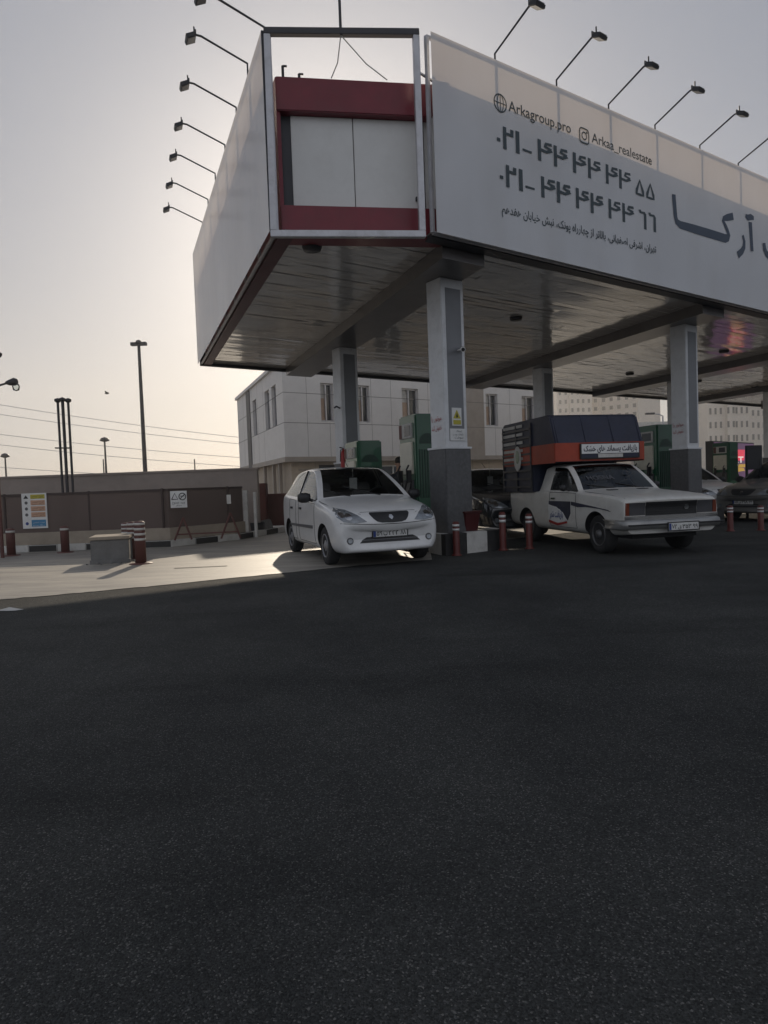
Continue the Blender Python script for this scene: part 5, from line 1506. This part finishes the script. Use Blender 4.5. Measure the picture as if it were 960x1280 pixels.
# lamp on the left edge
pa=aty(-60,500,14.2)
sl=thing("street_lamp","grey lamp with a curved arm reaching in from the left picture edge","street lamp",(pa.x,14.2,0))
h1=aty(14,482,14.2); zz=h1.z
mb=MB(); mb.tube([(pa.x,14.2,0),(pa.x,14.2,zz+.1)],[.07,.045],10); mb.build("pole","dark_steel",sl)
mb=MB(); mb.tube([(pa.x,14.2,zz-.25),aty(-20,490,14.2),aty(0,481.5,14.2),aty(10,478.5,14.2)],.022,6); mb.build("arm","dark_steel",sl)
a=aty(9,478.5,14.2);b=aty(21,477,14.2); mb=MB(); mb.tube([a-Vector((.03,0,0)),a+Vector((.04,0,.0)),b-Vector((.05,0,0)),b],[.03,.06,.085,.06],10); hd=mb.build("lamp_head","dark_steel",sl)
c=aty(20,483,14.2); mb=MB(); mb.lathe([(0,-.10),(.06,-.08),(.075,.0),(.06,.05)],(c.x,c.y,c.z),n=14); mb.build("globe","glass",hd)
c=aty(-3,441,14.2); mb=MB(); mb.tube([(pa.x,14.2,zz+.1),(pa.x+.2,14.2,c.z),c-Vector((.05,0,0))],.02,6); mb.build("arm","dark_steel",sl)
mb=MB(); mb.tube([c-Vector((.12,0,0)),c-Vector((.04,0,0)),c+Vector((.05,0,-.06))],[.03,.07,.06],10); mb.build("lamp_head","dark_steel",sl)
a=aty(3,690,13.4); zt_=aty(1,542,13.4).z; mb=MB(); mb.tube([(a.x,13.4,0),(a.x,13.4,zt_)],.035,8); tag(mb.build("thin_post","redbrown"),"thin dark upright post right at the left picture edge","post")
# power lines
for i,(y0,y1,la) in enumerate(((506,547,"uppermost thin power line across the pale sky at left"),(518,555,"second power line from the top"),(543,572,"third power line from the top, below the gap"),(556,583,"fourth power line from the top"),(584,599,"lowest power line just above the boundary wall"))):
    a=aty(0,y0,70.);b=aty(301,y1,75.); d=(b-a); pts=[]
    for k in range(25):
        u=-.8+2.6*k/24; q=a+d*u; pts.append(q+UP*(.7*((u-.5)**2-.25)))
    mb=MB(); mb.tube(pts,.028,5); tag(mb.build("power_line","tube"),la,"power line","power lines")
# bird
c=aty(133.5,491.5,45.); mb=MB(); mb.lathe([(0,-.16),(.05,-.10),(.075,0),(.05,.10),(.03,.14),(0,.17)],c,axis="x",n=10)
for sg in (1,-1): mb.add([c+Vector((-.07,0,.03)),c+Vector((.08,0,.03)),c+Vector((.02,sg*.28,.12)),c+Vector((-.05,sg*.25,.11))],[(0,1,2,3)])
tag(mb.build("bird","ink"),"small dark bird flying in the pale sky above the wall","bird")
# crumpled paper on the asphalt
c=atz(12,763); mb=MB(); rr=random.Random(2); vs=[c+Vector((.13*math.cos(k*.785)*rr.uniform(.6,1.2),.07*math.sin(k*.785)*rr.uniform(.6,1.2),.006)) for k in range(8)]+[c+UP*.035]
mb.add(vs,[(k,(k+1)%8,8) for k in range(8)]); tag(mb.build("paper_scrap","dullwhite"),"pale paper scrap on the asphalt at the left picture edge","litter")

# ================================================================== towers and low buildings at right
def tower(x0,x1,ytop,Y,cols_,rows,label,depth=30.,zmin=6.,skew=.0,wz=1.4,mat="tower",ww=.42,dz=3.1,blocks=None,yv=480):
    a=aty(x0,600,Y); b=aty(x1,600,Y*(1+skew)); zt_=aty((x0+x1)/2,ytop,Y).z
    d=b-a; d.z=0; L=d.length; d.normalize(); n=Vector((d.y,-d.x,0)); a.z=0
    t=thing("apartment_tower",label,"tower",a,0,"apartment towers")
    mb=MB(); mb.obox(a,d*L,-n*depth,UP*zt_)
    if blocks:
        for (u0,u1,dep,zz) in blocks: mb.obox(a+d*L*u0,d*L*(u1-u0),n*dep,UP*(zz))
    mb.build("wall",mat,t)
    src=None; k=0; zv=min(zt_-2.4,aty((x0+x1)/2,yv,Y).z)
    for r_ in range(rows):
        z=zv-dz*r_
        if z<zmin: break
        for c_ in range(cols_):
            u=L*(c_+.5)/cols_
            if k>=98: break
            off=.0
            if blocks:
                for (u0,u1,dep,zz) in blocks:
                    if u0*L<=u<=u1*L: off=dep
            q=a+d*u+UP*z+n*(off+.03)
            if src is None:
                w_=MB(); hw=L/cols_*ww/2
                w_.add([(-d*hw-UP*wz/2),(d*hw-UP*wz/2),(d*hw+UP*wz/2),(-d*hw+UP*wz/2)],[(0,1,2,3)])
                w_.obox(-d*(hw+.12)-UP*(wz/2+.16)-n*.02,d*(2*hw+.24),n*.12,UP*.14,1)
                src=w_.build("window",["towerdark",mat],None); o=src; base=src
            else:
                o=base.copy(); COL.objects.link(o)
            o.parent=t; o.location=q-Vector(t.location); k+=1
tower(699,742,440,240,6,14,"hazy beige apartment tower behind the pickup's cargo cover, left block",zmin=12,blocks=[(.35,.65,.8,88)])
tower(743,800,455,255,6,14,"hazy beige apartment tower behind the pickup's cargo cover, right block",zmin=12,skew=-.04,blocks=[(.0,.2,.9,90)])
tower(886,938,430,150,8,16,"beige apartment tower behind the purple screen",zmin=5,depth=10.,yv=496,blocks=[(.42,.6,1.0,45)])
tower(939,990,440,172,8,16,"beige apartment tower at the right picture edge, many small windows",zmin=5,skew=.05,depth=8.,yv=500)
a=aty(788,545,70.); b=aty(824,545,72.); z=aty(810,528,70.).z
lbq=thing("flat_roof_building","low flat roofed building seen above the pickup cab","building",Vector((a.x,70,0)))
mb=MB(); mb.obox((a.x,70,0),(b.x-a.x-.4,0,0),(0,10,0),UP*(z-.5)); mb.build("wall","btan",lbq)
mb=MB(); mb.obox((a.x-.3,69.5,z-.5),(b.x-a.x+.3,0,0),(0,11,0),UP*.5); mb.build("roof","dullwhite",lbq)
a=aty(829,545,60.); zt_=aty(829,520,60.).z; h=aty(815,517,60.)
t=thing("street_lamp","distant street lamp with a single arm left of the far stone column","street lamp",(a.x,60,0))
mb=MB(); mb.tube([(a.x,60,0),(a.x,60,zt_)],[.12,.07],8); mb.build("pole","tube",t)
mb=MB(); mb.tube([(a.x,60,zt_),(a.x-.3,60,zt_+.15),(h.x,60,h.z)],.05,6); mb.build("arm","tube",t)
mb=MB(); mb.box((h.x-.2,60,h.z),(.8,.3,.16)); mb.build("lamp_head","dark_steel",t)
# hanging lamp below the rear edge of the canopy
a=aty(946,508,36.); 
# ================================================================== light
SUN_EL,SUN_AZ=R(21.5),R(-3.5)      # azimuth from +Y towards +X
sd=Vector((math.sin(SUN_AZ)*math.cos(SUN_EL),math.cos(SUN_AZ)*math.cos(SUN_EL),math.sin(SUN_EL)))
sl_=bpy.data.lights.new("sun","SUN"); sl_.energy=3.9; sl_.angle=R(.6); sl_.color=(1,.86,.68)
so=bpy.data.objects.new("sun",sl_); COL.objects.link(so); so.rotation_euler=(-sd).to_track_quat("-Z","Y").to_euler(); so.location=sd*60
w=bpy.data.worlds.new("World"); SC.world=w; w.use_nodes=True; nt=w.node_tree
bg=nt.nodes["Background"]; sky=nt.nodes.new("ShaderNodeTexSky"); sky.sky_type="NISHITA"; sky.sun_disc=False
sky.sun_elevation=SUN_EL; sky.sun_rotation=SUN_AZ; sky.altitude=1200; sky.air_density=1.0; sky.dust_density=5.0; sky.ozone_density=1.0
hs=nt.nodes.new("ShaderNodeHueSaturation"); hs.inputs["Saturation"].default_value=.72; hs.inputs["Value"].default_value=1.
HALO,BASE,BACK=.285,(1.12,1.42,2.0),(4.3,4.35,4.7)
ml=nt.nodes.new("ShaderNodeMix"); ml.data_type="RGBA"; ml.blend_type="MULTIPLY"; ml.inputs[0].default_value=1; ml.inputs[7].default_value=(HALO,HALO,HALO,1)
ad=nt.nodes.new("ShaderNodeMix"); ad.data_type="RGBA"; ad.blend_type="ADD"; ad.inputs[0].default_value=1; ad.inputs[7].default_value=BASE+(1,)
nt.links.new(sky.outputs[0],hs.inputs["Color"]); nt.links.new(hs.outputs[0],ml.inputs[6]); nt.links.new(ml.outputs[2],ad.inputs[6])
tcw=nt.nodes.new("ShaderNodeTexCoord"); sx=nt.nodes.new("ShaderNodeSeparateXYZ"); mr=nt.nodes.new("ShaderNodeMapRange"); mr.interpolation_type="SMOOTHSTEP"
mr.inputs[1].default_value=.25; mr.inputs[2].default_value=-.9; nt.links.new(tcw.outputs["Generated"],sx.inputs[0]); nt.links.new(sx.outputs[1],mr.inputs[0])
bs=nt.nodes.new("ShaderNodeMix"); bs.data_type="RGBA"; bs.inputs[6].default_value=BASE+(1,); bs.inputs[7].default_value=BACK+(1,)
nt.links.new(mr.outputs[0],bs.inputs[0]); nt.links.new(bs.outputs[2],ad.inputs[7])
if True:
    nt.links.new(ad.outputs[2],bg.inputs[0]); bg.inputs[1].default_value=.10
SC.view_settings.view_transform="Standard"; SC.view_settings.look="None"; SC.view_settings.exposure=0.; SC.view_settings.gamma=1.
SC.render.engine="CYCLES"; SC.cycles.max_bounces=8; SC.cycles.transparent_max_bounces=16

# ------------------------------------------------------------------ haze in the air
hz=MB(); hz.box((20,330,54.5),(900,760,111)); hm=bpy.data.materials.new("air_haze"); hm.use_nodes=True; hn=hm.node_tree
hn.nodes.remove(hn.nodes["Principled BSDF"]); pv=hn.nodes.new("ShaderNodeVolumePrincipled"); pv.inputs["Color"].default_value=(.95,.93,.90,1); pv.inputs["Density"].default_value=.0011; pv.inputs["Anisotropy"].default_value=.4
hn.links.new(pv.outputs[0],hn.nodes["Material Output"].inputs["Volume"])
tag(hz.build("haze",hm),kind="stuff")
